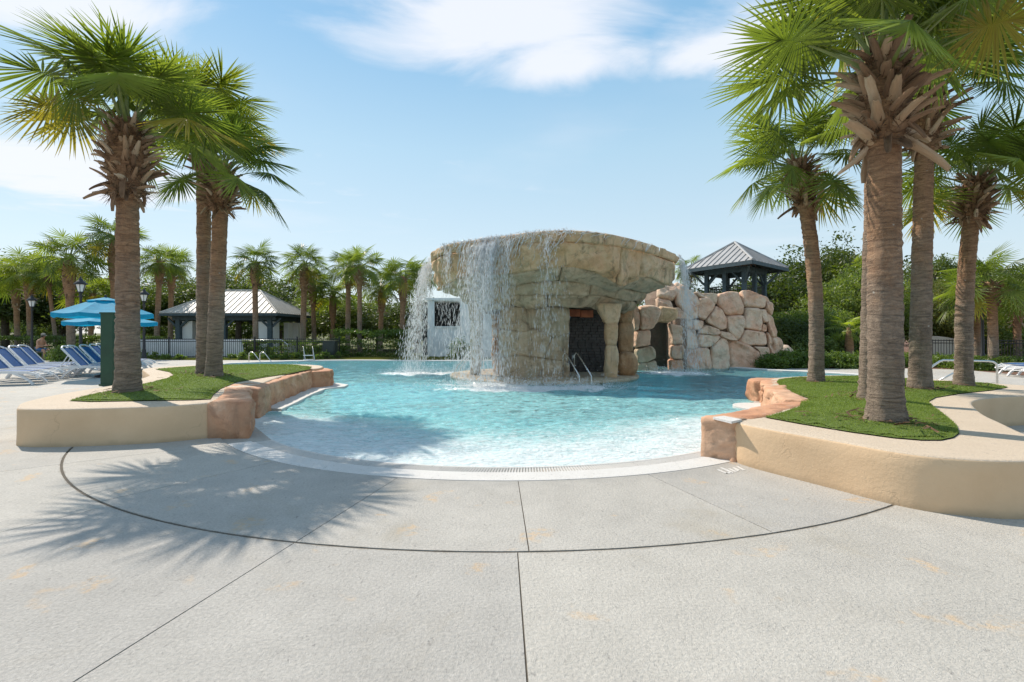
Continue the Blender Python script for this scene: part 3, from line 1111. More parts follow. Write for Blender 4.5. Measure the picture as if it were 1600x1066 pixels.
R_blocks = [
    ([(2.285, 6.21), (2.445, 6.065), (2.60, 5.925)], [(2.46, 6.42), (2.62, 6.28), (2.80, 6.08)], -0.06, 0.485),
    ([(2.46, 6.4), (2.76, 6.6), (3.15, 6.92), (3.62, 7.3), (4.02, 7.62)], [(2.84, 6.05), (3.2, 6.3), (3.6, 6.74), (4.1, 7.2), (4.4, 7.5)], -0.08, 0.475),
    ([(4.05, 7.64), (4.27, 8.3), (4.5, 9.05), (4.75, 9.7)], [(4.46, 7.55), (4.66, 8.3), (4.92, 9.1), (5.25, 9.75)], -0.08, 0.50),
    ([(4.78, 9.74), (5.1, 10.5), (5.45, 11.2)], [(5.28, 9.8), (5.5, 10.5), (5.85, 11.0)], -0.1, 0.46),
    ([(5.36, 11.3), (5.45, 11.9), (5.85, 12.3)], [(5.85, 11.1), (6.2, 11.5), (6.4, 11.9)], -0.12, 0.43),
]
ang = np.linspace(0, 2 * math.pi, 20, endpoint=False)
R_ledge = [[(4.97 + 0.46 * math.cos(a), 10.35 + 0.55 * math.sin(a)) for a in ang]]
planter('turf_planter', R_outer, R_inner, 0.47, 'tan stucco planter with red rock edging and a curved alcove under five palms', R_blocks, R_ledge)
turfL, crownL = turf_patch('turf', L_inner, 0.5, 'green artificial turf filling the planter by the blue loungers', 2600, 3)
turfR, crownR = turf_patch('turf', R_inner, 0.47, 'green artificial turf filling the planter under the group of five palms', 5200, 4)
# white depth tile on the front edging rock
tl = MB().prism([tuple(P(*p, 0.49)[:2]) for p in ((1114, 652.5), (1131, 650.5), (1159, 656), (1143, 659.5))], 0.47, 0.496)
tag(tl.build('depth_tile', M['coping']), 'white depth tile set on top of the front edging rock', 'tile')

# ------------------------------------------------------------------ rock work
def stone_grid(fn, u0, u1, v0, v1, nu, nv, mat, name, parent, gap=0.0, depth=0.14, edge=0.16, rough=0.05, seed=0.0, bulge=0.03):
    """cast stone on a surface fn(u, v, off): raised face, rounded arrises sinking to the joint, chipped relief"""
    vs, fs = [], []
    us = np.linspace(u0, u1, nu)
    vv = np.linspace(v0, v1, nv)
    # crowd samples near the borders so the arris reads
    us = u0 + (u1 - u0) * (0.5 - 0.5 * np.cos(np.linspace(0, math.pi, nu)) * 0.55 + 0.225 * (np.linspace(-1, 1, nu)))
    vv = v0 + (v1 - v0) * (0.5 - 0.5 * np.cos(np.linspace(0, math.pi, nv)) * 0.55 + 0.225 * (np.linspace(-1, 1, nv)))
    us = np.interp(us, (us[0], us[-1]), (u0, u1))
    vv = np.interp(vv, (vv[0], vv[-1]), (v0, v1))
    for v in vv:
        for u in us:
            p = Vector(fn(u, v, 0.0))
            a = fn(u0, v, 0.0)
            b = fn(u1, v, 0.0)
            c = fn(u, v0, 0.0)
            d = fn(u, v1, 0.0)
            e = min((p - Vector(a)).length, (p - Vector(b)).length, (p - Vector(c)).length, (p - Vector(d)).length)
            k = min(1.0, e / edge)
            k = 1 - (1 - k) ** 3
            nz = fbm(p.x * 1.6 + seed, p.y * 1.6, p.z * 1.9, 4)
            n2 = abs(noise.noise(Vector((p.x * 0.9 + seed, p.y * 0.9, p.z * 2.6 + nz * 0.5))))
            crack = -0.05 * max(0.0, 1 - n2 / 0.05)
            off = -depth * (1 - k) + bulge * k + nz * rough * (0.3 + 0.7 * k) + crack * k + facet(p.x + seed, p.y, p.z * 1.5, 1.1, 0.13, 0.03) * k
            vs.append(fn(u, v, off))
    for j in range(nv - 1):
        for i in range(nu - 1):
            fs.append((j * nu + i, j * nu + i + 1, (j + 1) * nu + i + 1, (j + 1) * nu + i))
    # back sheet closes it into a slab
    bidx = len(vs)
    for v in vv[[0, -1]]:
        for u in us[[0, -1]]:
            vs.append(fn(u, v, -depth - 0.12))
    o = ob(name, to_mesh(name, vs, fs, mat, smooth=True), parent)
    return o


def chaikin(poly, it=2):
    p = [Vector(q) for q in poly]
    for _ in range(it):
        q = []
        for i in range(len(p)):
            a, b = p[i], p[(i + 1) % len(p)]
            q += [a * 0.88 + b * 0.12, a * 0.12 + b * 0.88]
        p = q
    return p


def stone_poly(poly, fn, mat, parent, name='stone', seed=0.0, depth=0.22, bulge=0.07, rough=0.07, shrink=0.975):
    """cast boulder face from an outline in photo pixels laid on the wall surface fn(px, py, off)"""
    pts = chaikin([(a, b) for a, b in poly], 1)
    # even resample
    P_ = np.array([(q.x, q.y) for q in pts])
    Q = np.vstack([P_, P_[:1]])
    s = np.r_[0, np.cumsum(np.linalg.norm(np.diff(Q, axis=0), axis=1))]
    n = 44
    u = np.linspace(0, s[-1], n, endpoint=False)
    loop = np.stack([np.interp(u, s, Q[:, 0]), np.interp(u, s, Q[:, 1])], 1)
    c = loop.mean(0)
    rings = [(1.06, -1.0), (1.04, -0.5), (1.018, 0.05), (0.99, 0.42), (0.955, 0.68), (0.91, 0.85), (0.84, 1.0), (0.74, 1.0), (0.62, 1.0), (0.48, 1.0), (0.34, 1.0), (0.18, 1.0)]
    vs, fs = [], []
    for (k, h) in rings:
        for q in loop:
            r = c + (q - c) * k
            w = fn(r[0], r[1], 0.0)
            nz = fbm(w[0] * 1.3 + seed, w[1] * 1.3, w[2] * 1.5, 5)
            off = (depth * h if h < 0 else bulge * h) + (rough * nz * 0.7 + facet(w[0] + seed, w[1], w[2], 1.25, 0.16, 0.03)) * (1.0 if h > -0.5 else 0.2)
            vs.append(fn(r[0] + 1.0 * nz, r[1] + 1.0 * nz, off))
    vs.append(fn(c[0], c[1], bulge * 1.0))
    m = len(rings)
    for i in range(m - 1):
        for k in range(n):
            fs.append((i * n + k, i * n + (k + 1) % n, (i + 1) * n + (k + 1) % n, (i + 1) * n + k))
    for k in range(n):
        fs.append(((m - 1) * n + k, (m - 1) * n + (k + 1) % n, len(vs) - 1))
    o = ob(name, fix_normals(to_mesh(name, vs, fs, mat, smooth=True)), parent)
    return o


grotto = empty('waterfall_grotto', (1.2, 18.3, 0))
tag(grotto, 'mushroom-shaped artificial rock grotto with water pouring off its flat cap into the pool', 'rock grotto')
CAPC = (1.3, 18.6)
CRX, CRY = 4.42, 4.0
# cap profile: z and radius factor; each layer is (z at top, f at top, z at bottom, f at bottom)
LAY = [(4.28, 1.0, 3.98, 0.995), (3.98, 0.985, 3.24, 0.925), (3.24, 0.915, 2.94, 0.76), (2.94, 0.765, 2.58, 0.70), (2.58, 0.69, 2.24, 0.575)]


def cap_fn(layer):
    z1, f1, z0, f0 = LAY[layer]

    def fn(u, v, off):
        ur = R(u)
        wob = 0.045 * math.sin(3 * ur + 0.7) + 0.03 * math.sin(5 * ur + 2.0)
        f = (f0 + (f1 - f0) * v) * (1 + wob)
        sc = -0.34 * math.exp(-((u + 57) / 13) ** 2) - 0.22 * math.exp(-((u + 160) / 22) ** 2) + 0.06 * math.sin(u * 0.13)
        z1_, z0_ = z1 + (sc if layer == 2 else 0), z0 + (sc if layer == 1 else sc * 0.5 if layer == 2 else 0)
        zb = 0.10 * math.sin(2 * ur + 4.4) * (0.6 + 0.4 * v)
        z = z0_ + (z1_ - z0_) * v + zb + 0.02 * math.sin(7 * ur + layer)
        nx, ny = math.cos(ur), math.sin(ur)
        sl = max(0.0, (f1 - f0)) * CRX / max(0.1, z1 - z0)
        nz = -min(1.2, sl)
        L = math.sqrt(1 + nz * nz)
        return (CAPC[0] + nx * f * CRX + nx * off / L, CAPC[1] + ny * f * CRY + ny * off / L, z + off * nz / L)
    return fn


cap = empty('cap', (0, 0, 0))
cap.parent = grotto
cap.matrix_parent_inverse = Matrix.Translation((-1.2, -18.3, 0))
cuts = [
    [-188, -141, -72, -31, 8, 90, 172],
    [-186, -151, -63, -45, -6, 60, 120, 174],
    [-182, -139, -88, -52, -8, 80, 178],
    [-184, -120, -70, -46, -8, 70, 176],
    [-180, -128, -94, -58, -14, 60, 180],
]
for li, cs in enumerate(cuts):
    fn = cap_fn(li)
    for k, (a, b) in enumerate(zip(cs[:-1], cs[1:])):
        front_ = -190 < a < 15
        nu = max(6, int((b - a) / (1.1 if front_ else 5)))
        nv = {0: 8, 1: 20, 2: 10, 3: 11, 4: 10}[li] if front_ else 5
        mt = M['rock_cap'] if li < 2 else M['rock_wet']
        o = stone_grid(fn, a + 0.07, b - 0.07, 0.0, 1.0, nu, nv, mt, 'stone', cap, seed=li * 5.1 + k * 1.7, depth=0.09, edge=0.08 if li else 0.06, rough=0.15 if li == 1 else 0.09, bulge=0.02)
# solid core and soffit
core = MB()
prof = [(0.0, 2.30), (0.53, 2.26), (0.56, 2.3), (0.66, 2.62), (0.70, 2.98), (0.86, 3.24), (0.945, 3.98), (0.965, 4.16), (0.0, 4.1)]
vs, fs = [], []
n = 72
for f, z in prof:
    for k in range(n):
        ur = 2 * math.pi * k / n
        wob = 1 + 0.045 * math.sin(3 * ur + 0.7) + 0.03 * math.sin(5 * ur + 2.0)
        vs.append((CAPC[0] + f * wob * CRX * math.cos(ur), CAPC[1] + f * wob * CRY * math.sin(ur), z + 0.1 * math.sin(2 * ur + 4.4)))
for i in range(len(prof) - 1):
    for k in range(n):
        fs.append((i * n + k, i * n + (k + 1) % n, (i + 1) * n + (k + 1) % n, (i + 1) * n + k))
ob('core', fix_normals(to_mesh('core', vs, fs, M['grout'], smooth=False)), cap)


def wall_fn(y0, lean=0.0, round_x=None):
    def fn(px, py, off):
        z = EYE + (HY - py) / F * y0
        y = y0 + lean * max(0.0, z) - off
        return ((px - CX) / F * y0, y, z)
    return fn


def gpart(o):
    o.parent = grotto
    o.matrix_parent_inverse = Matrix.Translation((-1.2, -18.3, 0))
    return o


# island slab
isl = []
for k in range(48):
    a = 2 * math.pi * k / 48
    isl.append((1.12 + 3.3 * math.cos(a), 18.15 + 3.1 * math.sin(a)))
vs, fs = [], []
for d, z in ((0.06, -1.2), (0.05, -0.10), (0.0, -0.02), (0.0, 0.03), (0.03, 0.055), (0.1, 0.06)):
    for p in isl:
        q = ((p[0] - 1.12) * (1 - d / 3.2) + 1.12, (p[1] - 18.15) * (1 - d / 3.2) + 18.15)
        vs.append((*q, z))
for i in range(5):
    for k in range(48):
        fs.append((i * 48 + k, i * 48 + (k + 1) % 48, (i + 1) * 48 + (k + 1) % 48, (i + 1) * 48 + k))
fs.append(tuple(range(5 * 48, 6 * 48)))
gpart(ob('island_slab', fix_normals(to_mesh('island_slab', vs, fs, [M['rock_wet'], M['plaster']], [1] * 48 + [0] * (len(fs) - 48))), None))


def pillar(name, sections, y, depth, mat, seed, joints, sub=True):
    """stacked-stone pillar: sections = [(py, px_left, px_right)] top to bottom at distance y"""
    root = empty(name, (0, 0, 0))
    gpart(root)
    zs = [(EYE + (HY - s[0]) / F * y, (s[1] - CX) / F * y, (s[2] - CX) / F * y) for s in sections]
    zs.sort()
    zq = np.array([q[0] for q in zs])
    lq = np.array([q[1] for q in zs])
    rq = np.array([q[2] for q in zs])
    jz = sorted([zq[0]] + [EYE + (HY - j) / F * y for j in joints] + [zq[-1]])
    for a, b in zip(jz[:-1], jz[1:]):
        rings = []
        m = max(6, int((b - a) / 0.07))
        for i, z in enumerate(np.linspace(a, b, m)):
            e = min(i, m - 1 - i)
            k = {0: 0.90, 1: 0.975}.get(e, 1.0)
            l, r = np.interp(z, zq, lq), np.interp(z, zq, rq)
            cx, hw = (l + r) / 2, (r - l) / 2 * k
            hd = depth / 2 * k * (0.6 + 0.4 * hw / max(1e-3, (rq - lq).max() / 2))
            ring = []
            for q in range(24):
                t = 2 * math.pi * q / 24
                ct, st = math.cos(t), math.sin(t)
                sx = math.copysign(abs(ct) ** 0.5, ct) * hw
                sy = math.copysign(abs(st) ** 0.5, st) * hd
                p = (cx + sx, y + depth / 2 + sy, z)
                nz = fbm(p[0] * 2 + seed, p[1] * 2, p[2] * 2, 4) * 0.055
                ring.append((p[0] + ct * nz, p[1] + st * nz, z + (0.02 * nz)))
            rings.append(ring)
        loft(rings, mat, 'stone', root)
    return root


IB = 590.5
pillar('pillar', [(474, 934, 976), (482, 936, 974), (500, 944, 969), (506, 947, 968), (545, 947, 967.5), (592, 946, 967)], 16.4, 0.55, M['rock_cap'], 1.3, (506, 540))
pillar('pillar', [(468, 728, 762), (480, 732, 757), (503, 733.5, 754), (560, 734, 753), (586.5, 734, 752)], 17.3, 0.5, M['rock_wet'], 4.1, (502,))
pillar('pillar', [(470, 764, 790), (482, 766, 788), (520, 768.5, 785), (574, 768, 784)], 20.2, 0.6, M['rock_orange'], 7.7, (500, 528))
pillar('pillar', [(470, 966, 996), (500, 968, 992), (553, 968, 991), (576, 968, 991)], 18.6, 0.6, M['rock_orange'], 9.2, (504, 551))

# front face behind the sheet of water
fw = empty('front_wall', (0, 0, 0))
gpart(fw)
fnw = wall_fn(16.6)
for k, q in enumerate([
    [(783, 480), (812, 479), (838, 481), (842, 500), (836, 514), (812, 519), (782, 514)],
    [(838, 481), (864, 479), (890, 481), (888, 505), (889, 521), (862, 528), (836, 514), (842, 500)],
    [(782, 514), (812, 519), (836, 514), (862, 528), (856, 545), (851, 560), (815, 555), (782, 558)],
    [(862, 528), (889, 521), (888, 545), (889, 567), (851, 560), (856, 545)],
    [(782, 558), (815, 555), (851, 560), (849, 578), (846, 592), (782, 592)],
    [(851, 560), (889, 567), (889, 592), (846, 592), (849, 578)],
]):
    stone_poly(q, fnw, M['rock_wet'], fw, seed=k * 4.3, depth=0.07, bulge=0.06, rough=0.16)
MB().box(((836 - CX) / F * 16.6, 17.12, 1.2), (2.1, 0.75, 2.3)).build('core', M['grout'], fw)
# back of the cave
cv = empty('cave_wall', (0, 0, 0))
gpart(cv)
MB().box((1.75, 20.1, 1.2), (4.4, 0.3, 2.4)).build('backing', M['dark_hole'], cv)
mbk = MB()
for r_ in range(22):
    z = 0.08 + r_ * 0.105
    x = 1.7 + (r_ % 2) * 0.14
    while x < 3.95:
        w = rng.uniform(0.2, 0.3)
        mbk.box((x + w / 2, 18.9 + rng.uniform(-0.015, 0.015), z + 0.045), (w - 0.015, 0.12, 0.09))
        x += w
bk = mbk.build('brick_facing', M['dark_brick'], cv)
bk['kind'] = 'stuff'
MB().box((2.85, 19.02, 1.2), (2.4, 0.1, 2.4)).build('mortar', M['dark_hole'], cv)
for k, (a, b) in enumerate(((885, 907), (907.5, 927))):
    xa, xb = (a - CX) / F * 17.6, (b - CX) / F * 17.6
    MB().box(((xa + xb) / 2, 17.7, 2.18 - 0.03 * k), (xb - xa - 0.01, 0.25, 0.24)).build('brick', M['red_brick'], cv)


def boulder(c, r, mat, parent, seed, name='boulder', sq=0.75):
    bm = bmesh.new()
    bmesh.ops.create_icosphere(bm, subdivisions=4, radius=1.0)
    for v in bm.verts:
        p = v.co.copy()
        p = Vector((math.copysign(abs(p.x) ** sq, p.x), math.copysign(abs(p.y) ** sq, p.y), math.copysign(abs(p.z) ** sq, p.z)))
        nz = fbm(p.x * 1.1 + seed, p.y * 1.1, p.z * 1.1, 4)
        p *= 1 + 0.13 * nz
        v.co = Vector((p.x * r[0] + c[0], p.y * r[1] + c[1], p.z * r[2] + c[2]))
    me = bpy.data.meshes.new(name)
    bm.to_mesh(me)
    bm.free()
    me.materials.append(mat)
    me.polygons.foreach_set('use_smooth', np.ones(len(me.polygons), bool))
    return ob(name, me, parent)


gpart(boulder((3.9, 17.5, 0.42), (0.36, 0.4, 0.44), M['rock_orange'], None, 2.0))
gpart(boulder(((787 - CX) / F * 17.8, 17.9, 0.34), (0.36, 0.4, 0.33), M['rock_cap'], None, 5.5, sq=0.55))

# right hand side of the island: stepped stones and the arch
ar = empty('arch', (0, 0, 0))
gpart(ar)


def c850(pts):
    return [(850 + a * 0.15013, 450 + b * 0.15013) for a, b in pts]


fna = wall_fn(20.9)
for k, q in enumerate([
    [(985, 195), (1130, 180), (1215, 220), (1185, 330), (1130, 425), (998, 440)],
    [(958, 450), (1060, 440), (1105, 445), (1112, 520), (1110, 600), (955, 625), (950, 540)],
    [(955, 635), (1115, 605), (1150, 640), (1172, 740), (1080, 775), (960, 775)],
    [(965, 780), (1080, 780), (1172, 760), (1192, 872), (965, 872)],
    [(925, 185), (975, 190), (995, 300), (990, 440), (950, 445), (925, 320)],
]):
    stone_poly(c850(q), fna, M['rock_wet'] if k in (2, 3) else M['rock_pink'], ar, seed=k * 2.2, depth=0.25, bulge=0.12, rough=0.09)
fnb = wall_fn(21.4)
for k, q in enumerate([
    [(1215, 190), (1300, 200), (1385, 215), (1382, 315), (1300, 362), (1188, 352), (1150, 390), (1180, 320)],
    [(1305, 370), (1440, 395), (1446, 580), (1335, 592), (1318, 480)],
    [(1330, 600), (1446, 590), (1450, 745), (1345, 745), (1318, 700)],
    [(1312, 750), (1450, 750), (1455, 872), (1310, 872)],
]):
    stone_poly(c850(q), fnb, M['rock_cap'] if k == 0 else M['rock_pink'], ar, seed=k * 2.9 + 40, depth=0.25, bulge=0.12, rough=0.09)
MB().box(((998 - CX) / F * 21.6, 21.75, 1.1), (0.75, 1.0, 2.6)).build('core', M['grout'], ar)
MB().box(((1062 - CX) / F * 21.9, 22.2, 0.9), (0.5, 1.0, 2.4)).build('core', M['grout_pink'], ar)
MB().box((6.4, 24.0, 1.1), (2.6, 0.5, 2.8)).build('back', M['grout'], ar)

# pink boulder wall
rwall = empty('boulder_wall', (8.5, 22.5, 0))
tag(rwall, 'long pink artificial boulder wall of fitted stones at the edge of the pool under the timber tower', 'rock wall')


def rpart(o):
    o.parent = rwall
    o.matrix_parent_inverse = Matrix.Translation((-8.5, -22.5, 0))
    return o


WY = 22.0


def fnr(px, py, off):
    z = EYE + (HY - py) / F * WY
    x = (px - CX) / F * WY
    # leans back with height, turns away at its far end and rolls over at the top
    y = WY + 0.22 * max(0, z) + 0.55 * max(0.0, (px - 1195) / 30) ** 1.5 + 0.28 * max(0.0, z - 2.7) ** 2
    y -= 0.25 * math.sin((px - 1030) / 30.0) * 0.8
    nx = 0.25 * max(0.0, (px - 1195) / 40)
    return (x + nx * off, y - off, z + 0.35 * off * max(0.0, z - 2.2))


def c1000(pts):
    return [(1000 + a * 0.25338, 350 + b * 0.25338) for a, b in pts]


RS = [
    [(128, 525), (132, 445), (215, 470), (228, 522)],
    [(135, 440), (150, 365), (230, 345), (262, 400), (225, 468)],
    [(265, 345), (310, 380), (350, 410), (390, 450), (370, 575), (330, 580), (250, 500), (240, 380)],
    [(385, 455), (440, 450), (500, 495), (420, 592), (373, 570)],
    [(503, 498), (545, 530), (570, 590), (562, 640), (520, 652), (425, 600)],
    [(358, 413), (480, 425), (515, 430), (517, 490), (398, 448)],
    [(520, 425), (600, 408), (672, 412), (692, 500), (687, 555), (570, 560), (520, 495)],
    [(680, 405), (740, 400), (800, 428), (842, 460), (832, 512), (697, 505)],
    [(800, 420), (862, 440), (893, 500), (884, 565), (835, 520), (846, 465)],
    [(570, 565), (685, 560), (680, 640), (640, 722), (575, 665), (568, 610)],
    [(697, 512), (785, 517), (795, 600), (787, 662), (676, 640), (692, 570)],
    [(792, 522), (830, 522), (833, 602), (800, 606)],
    [(802, 612), (826, 625), (830, 662), (790, 666)],
    [(836, 532), (882, 570), (908, 660), (893, 702), (855, 697), (838, 620)],
    [(425, 622), (510, 650), (516, 675), (490, 685), (370, 677), (380, 650)],
    [(335, 590), (415, 600), (400, 640), (360, 655), (333, 650)],
    [(517, 660), (580, 670), (636, 722), (575, 717), (510, 690)],
    [(682, 650), (815, 670), (820, 750), (690, 750), (645, 725)],
    [(825, 667), (850, 700), (882, 837), (840, 842), (832, 760)],
    [(857, 705), (900, 693), (962, 710), (972, 750), (957, 832), (886, 840)],
    [(358, 682), (507, 687), (516, 700), (440, 762), (358, 757)],
    [(440, 767), (520, 705), (572, 716), (562, 905), (440, 905)],
    [(575, 722), (640, 727), (700, 752), (752, 790), (757, 908), (564, 905)],
    [(722, 757), (822, 762), (832, 800), (772, 852), (757, 905), (755, 785)],
    [(265, 650), (355, 652), (355, 760), (265, 772)],
    [(270, 777), (355, 765), (437, 770), (437, 905), (268, 905)],
    [(200, 520), (258, 510), (330, 585), (332, 650), (263, 645), (215, 600)],
]
for k, q in enumerate(RS):
    rpart(stone_poly(c1000(q), fnr, M['rock_pink'], None, seed=k * 3.31, depth=0.12, bulge=0.10, rough=0.2))
sil = c1000([(240, 905), (235, 520), (150, 520), (140, 440), (152, 370), (232, 350), (310, 385), (355, 415), (480, 430), (600, 414), (740, 406), (800, 426), (858, 446), (886, 500), (878, 560), (900, 650), (893, 700), (955, 716), (962, 750), (948, 830), (840, 845), (775, 855), (755, 905)])
fr = [fnr(a, b, -0.12) for a, b in sil]
bk = [(x * 1.0, y + (2.2 if x < 10.4 else 1.2), z) for x, y, z in fr]
n = len(fr)
vs = fr + bk
fs = [(i, (i + 1) % n, n + (i + 1) % n, n + i) for i in range(n)]
pl = [Vector((a, -b, 0)) for a, b in sil]
for t in tessellate_polygon([pl]):
    fs.append(tuple(t))
    fs.append(tuple(n + i for i in t[::-1]))
rpart(ob('core', fix_normals(to_mesh('core', vs, fs, M['grout_pink'])), None))
# the two standing ledges over the deep end of the wall
for q, s in (((12.7, 24.1, 0.25), 0.95), ((12.1, 24.5, 0.7), 0.95)):
    rpart(boulder(q, (0.6 * s, 0.6 * s, 0.7 * s), M['rock_pink'], None, q[0]))

# ------------------------------------------------------------------ falling water
def spindles(name, pts, dirs, lens, rads, mat):
    """small elongated drops: 4-sided spindles"""
    pts, dirs = np.asarray(pts), np.asarray(dirs)
    lens, rads = np.asarray(lens)[:, None], np.asarray(rads)[:, None]
    d = dirs / (np.linalg.norm(dirs, axis=1)[:, None] + 1e-9)
    a = np.cross(d, np.array([0.31, 0.95, 0.05]))
    a /= np.linalg.norm(a, axis=1)[:, None] + 1e-9
    b = np.cross(d, a)
    top = pts - d * lens * 0.5
    bot = pts + d * lens * 0.5
    mid = pts + d * lens * 0.12
    ring = [mid + a * rads, mid + b * rads, mid - a * rads, mid - b * rads]
    tris = []
    for k in range(4):
        tris.append(np.stack([top, ring[(k + 1) % 4], ring[k]], 1))
        tris.append(np.stack([bot, ring[k], ring[(k + 1) % 4]], 1))
    T = np.concatenate(tris, 0)
    return quads_mesh(name, T, mat, 3, smooth=False)


def cap_lip(a):
    p = cap_fn(0)(a, 1.0, 0.02)
    return np.array(p)


def fall(name, label, arcs, seed):
    """arcs: (angle from, to, streams, drops per stream, outward speed, spread, drop size)"""
    r = np.random.default_rng(seed)
    pts, dirs, lens, rads = [], [], [], []
    for (a0, a1, ns, nd, sp, spread, size) in arcs:
        centres = r.uniform(a0, a1, max(4, ns // 5))
        for s in range(ns):
            a = centres[r.integers(len(centres))] + r.normal(0, (a1 - a0) * 0.025)
            a = min(max(a, a0), a1)
            p0 = cap_lip(a)
            out = np.array([math.cos(R(a)), math.sin(R(a)), 0.0])
            tang = np.array([-out[1], out[0], 0.0])
            v0 = out * sp * r.uniform(0.35, 1.3) + tang * r.normal(-0.12, 0.3)
            T = math.sqrt(2 * (p0[2] + 0.02) / 9.81)
            # an unbroken rope near the lip
            for k in range(int(nd * 0.04)):
                t = T * r.uniform(0.0, 0.45)
                p = p0 + v0 * t + np.array([0, 0, -4.905 * t * t])
                v = v0 + np.array([0, 0, -9.81 * t])
                p = p + r.normal(0, 0.012 + spread * 0.12 * t, 3)
                pts.append(p)
                dirs.append(v + r.normal(0, 0.25, 3))
                lens.append(r.uniform(0.06, 0.22) * (1.1 - t))
                rads.append(size * r.uniform(0.35, 0.8))
            for k in range(nd):
                t = T * r.uniform(0.12, 1.0) ** 0.7
                p = p0 + v0 * t + np.array([0, 0, -4.905 * t * t])
                p = p + r.normal(0, 0.015 + spread * t * t, 3)
                if p[2] < -0.02:
                    continue
                v = v0 + np.array([0, 0, -9.81 * t])
                pts.append(p)
                dirs.append(v + r.normal(0, 0.55, 3))
                lens.append(r.uniform(0.04, 0.24))
                rads.append(size * r.uniform(0.25, 0.75))
    me = spindles(name, pts, dirs, lens, rads, M['drops'])
    o = ob(name, me)
    tag(o, label, 'waterfall', kind='stuff')
    return np.array(pts)


fall('waterfall', 'broad sheet of falling water breaking into drops over the front of the grotto cap', [(-138, -106, 38, 150, 0.5, 0.28, 0.0085), (-122, -84, 44, 140, 0.75, 0.32, 0.0085)], 21)
fall('waterfall', 'curtain of falling water at the end of the cap beside the white wall', [(-190, -170, 42, 100, 0.95, 0.22, 0.011)], 22)
fall('waterfall', 'fine spray falling off the end of the cap in front of the pink boulder wall', [(-14, 4, 26, 100, 0.7, 0.2, 0.008)], 23)

# rivulets clinging to the face of the cap before they let go
r_ = np.random.default_rng(8)
rv = MB()
for k in range(110):
    a = r_.uniform(-142, -86) if k < 90 else r_.uniform(-86, -40)
    pts_ = []
    v = 1.0
    L = r_.uniform(0.15, 0.9) if k < 90 else r_.uniform(0.05, 0.3)
    layer_f = [cap_fn(0), cap_fn(1)]
    v = 1.0
    da = 0.0
    for s in range(9):
        q = s / 8 * L
        da += r_.normal(-1.0, 0.7)
        if q < 0.25:
            p = layer_f[0](a + da * 0.5, 1 - q / 0.25, 0.055)
        else:
            p = layer_f[1](a + da * 0.5, 1 - (q - 0.25) / 0.75, 0.075)
        nz = fbm(p[0] * 1.6, p[1] * 1.6, p[2] * 1.9, 4)
        pts_.append(p)
    w = r_.uniform(0.004, 0.012)
    rv.tube(pts_, [w * (0.5 + 0.5 * math.sin(math.pi * (i + 0.6) / 9.5)) for i in range(9)], 5)
ov = rv.build('rivulet', M['drops'], None, True)
ov['kind'] = 'stuff'
ov.parent = cap
# froth where the water tips over the rim
fp, fd, fl, fr_ = [], [], [], []
for k in range(500):
    a_ = r_.uniform(-142, -84) if k < 420 else r_.uniform(-14, 5)
    p = cap_fn(0)(a_, 1.0 - abs(r_.normal(0, 0.25)), 0.05 + abs(r_.normal(0, 0.02)))
    fp.append((p[0], p[1], p[2] + r_.uniform(0, 0.05)))
    fd.append((r_.normal(0, 0.5), -0.6, -1.0))
    fl.append(r_.uniform(0.03, 0.12))
    fr_.append(r_.uniform(0.006, 0.018))
of = ob('froth', spindles('froth', fp, fd, fl, fr_, M['drops']))
of['kind'] = 'stuff'
of.parent = cap
# splash crowns where the falls land
pts, dirs, lens, rads = [], [], [], []
for (cx, cy, rx, ry), nn in zip(FALLS, (2600, 900, 1500, 1100, 700)):
    for _ in range(nn):
        x, y = r_.normal(cx, rx * 0.5), r_.normal(cy, ry * 0.5)
        z = abs(r_.exponential(0.09))
        pts.append((x, y, z - 0.02))
        dirs.append(r_.normal(0, 1, 3))
        lens.append(r_.uniform(0.015, 0.05))
        rads.append(r_.uniform(0.004, 0.011))
tag(ob('splash', spindles('splash', pts, dirs, lens, rads, M['drops'])), 'white splash where the falling water lands on the pool', 'splash', kind='stuff')

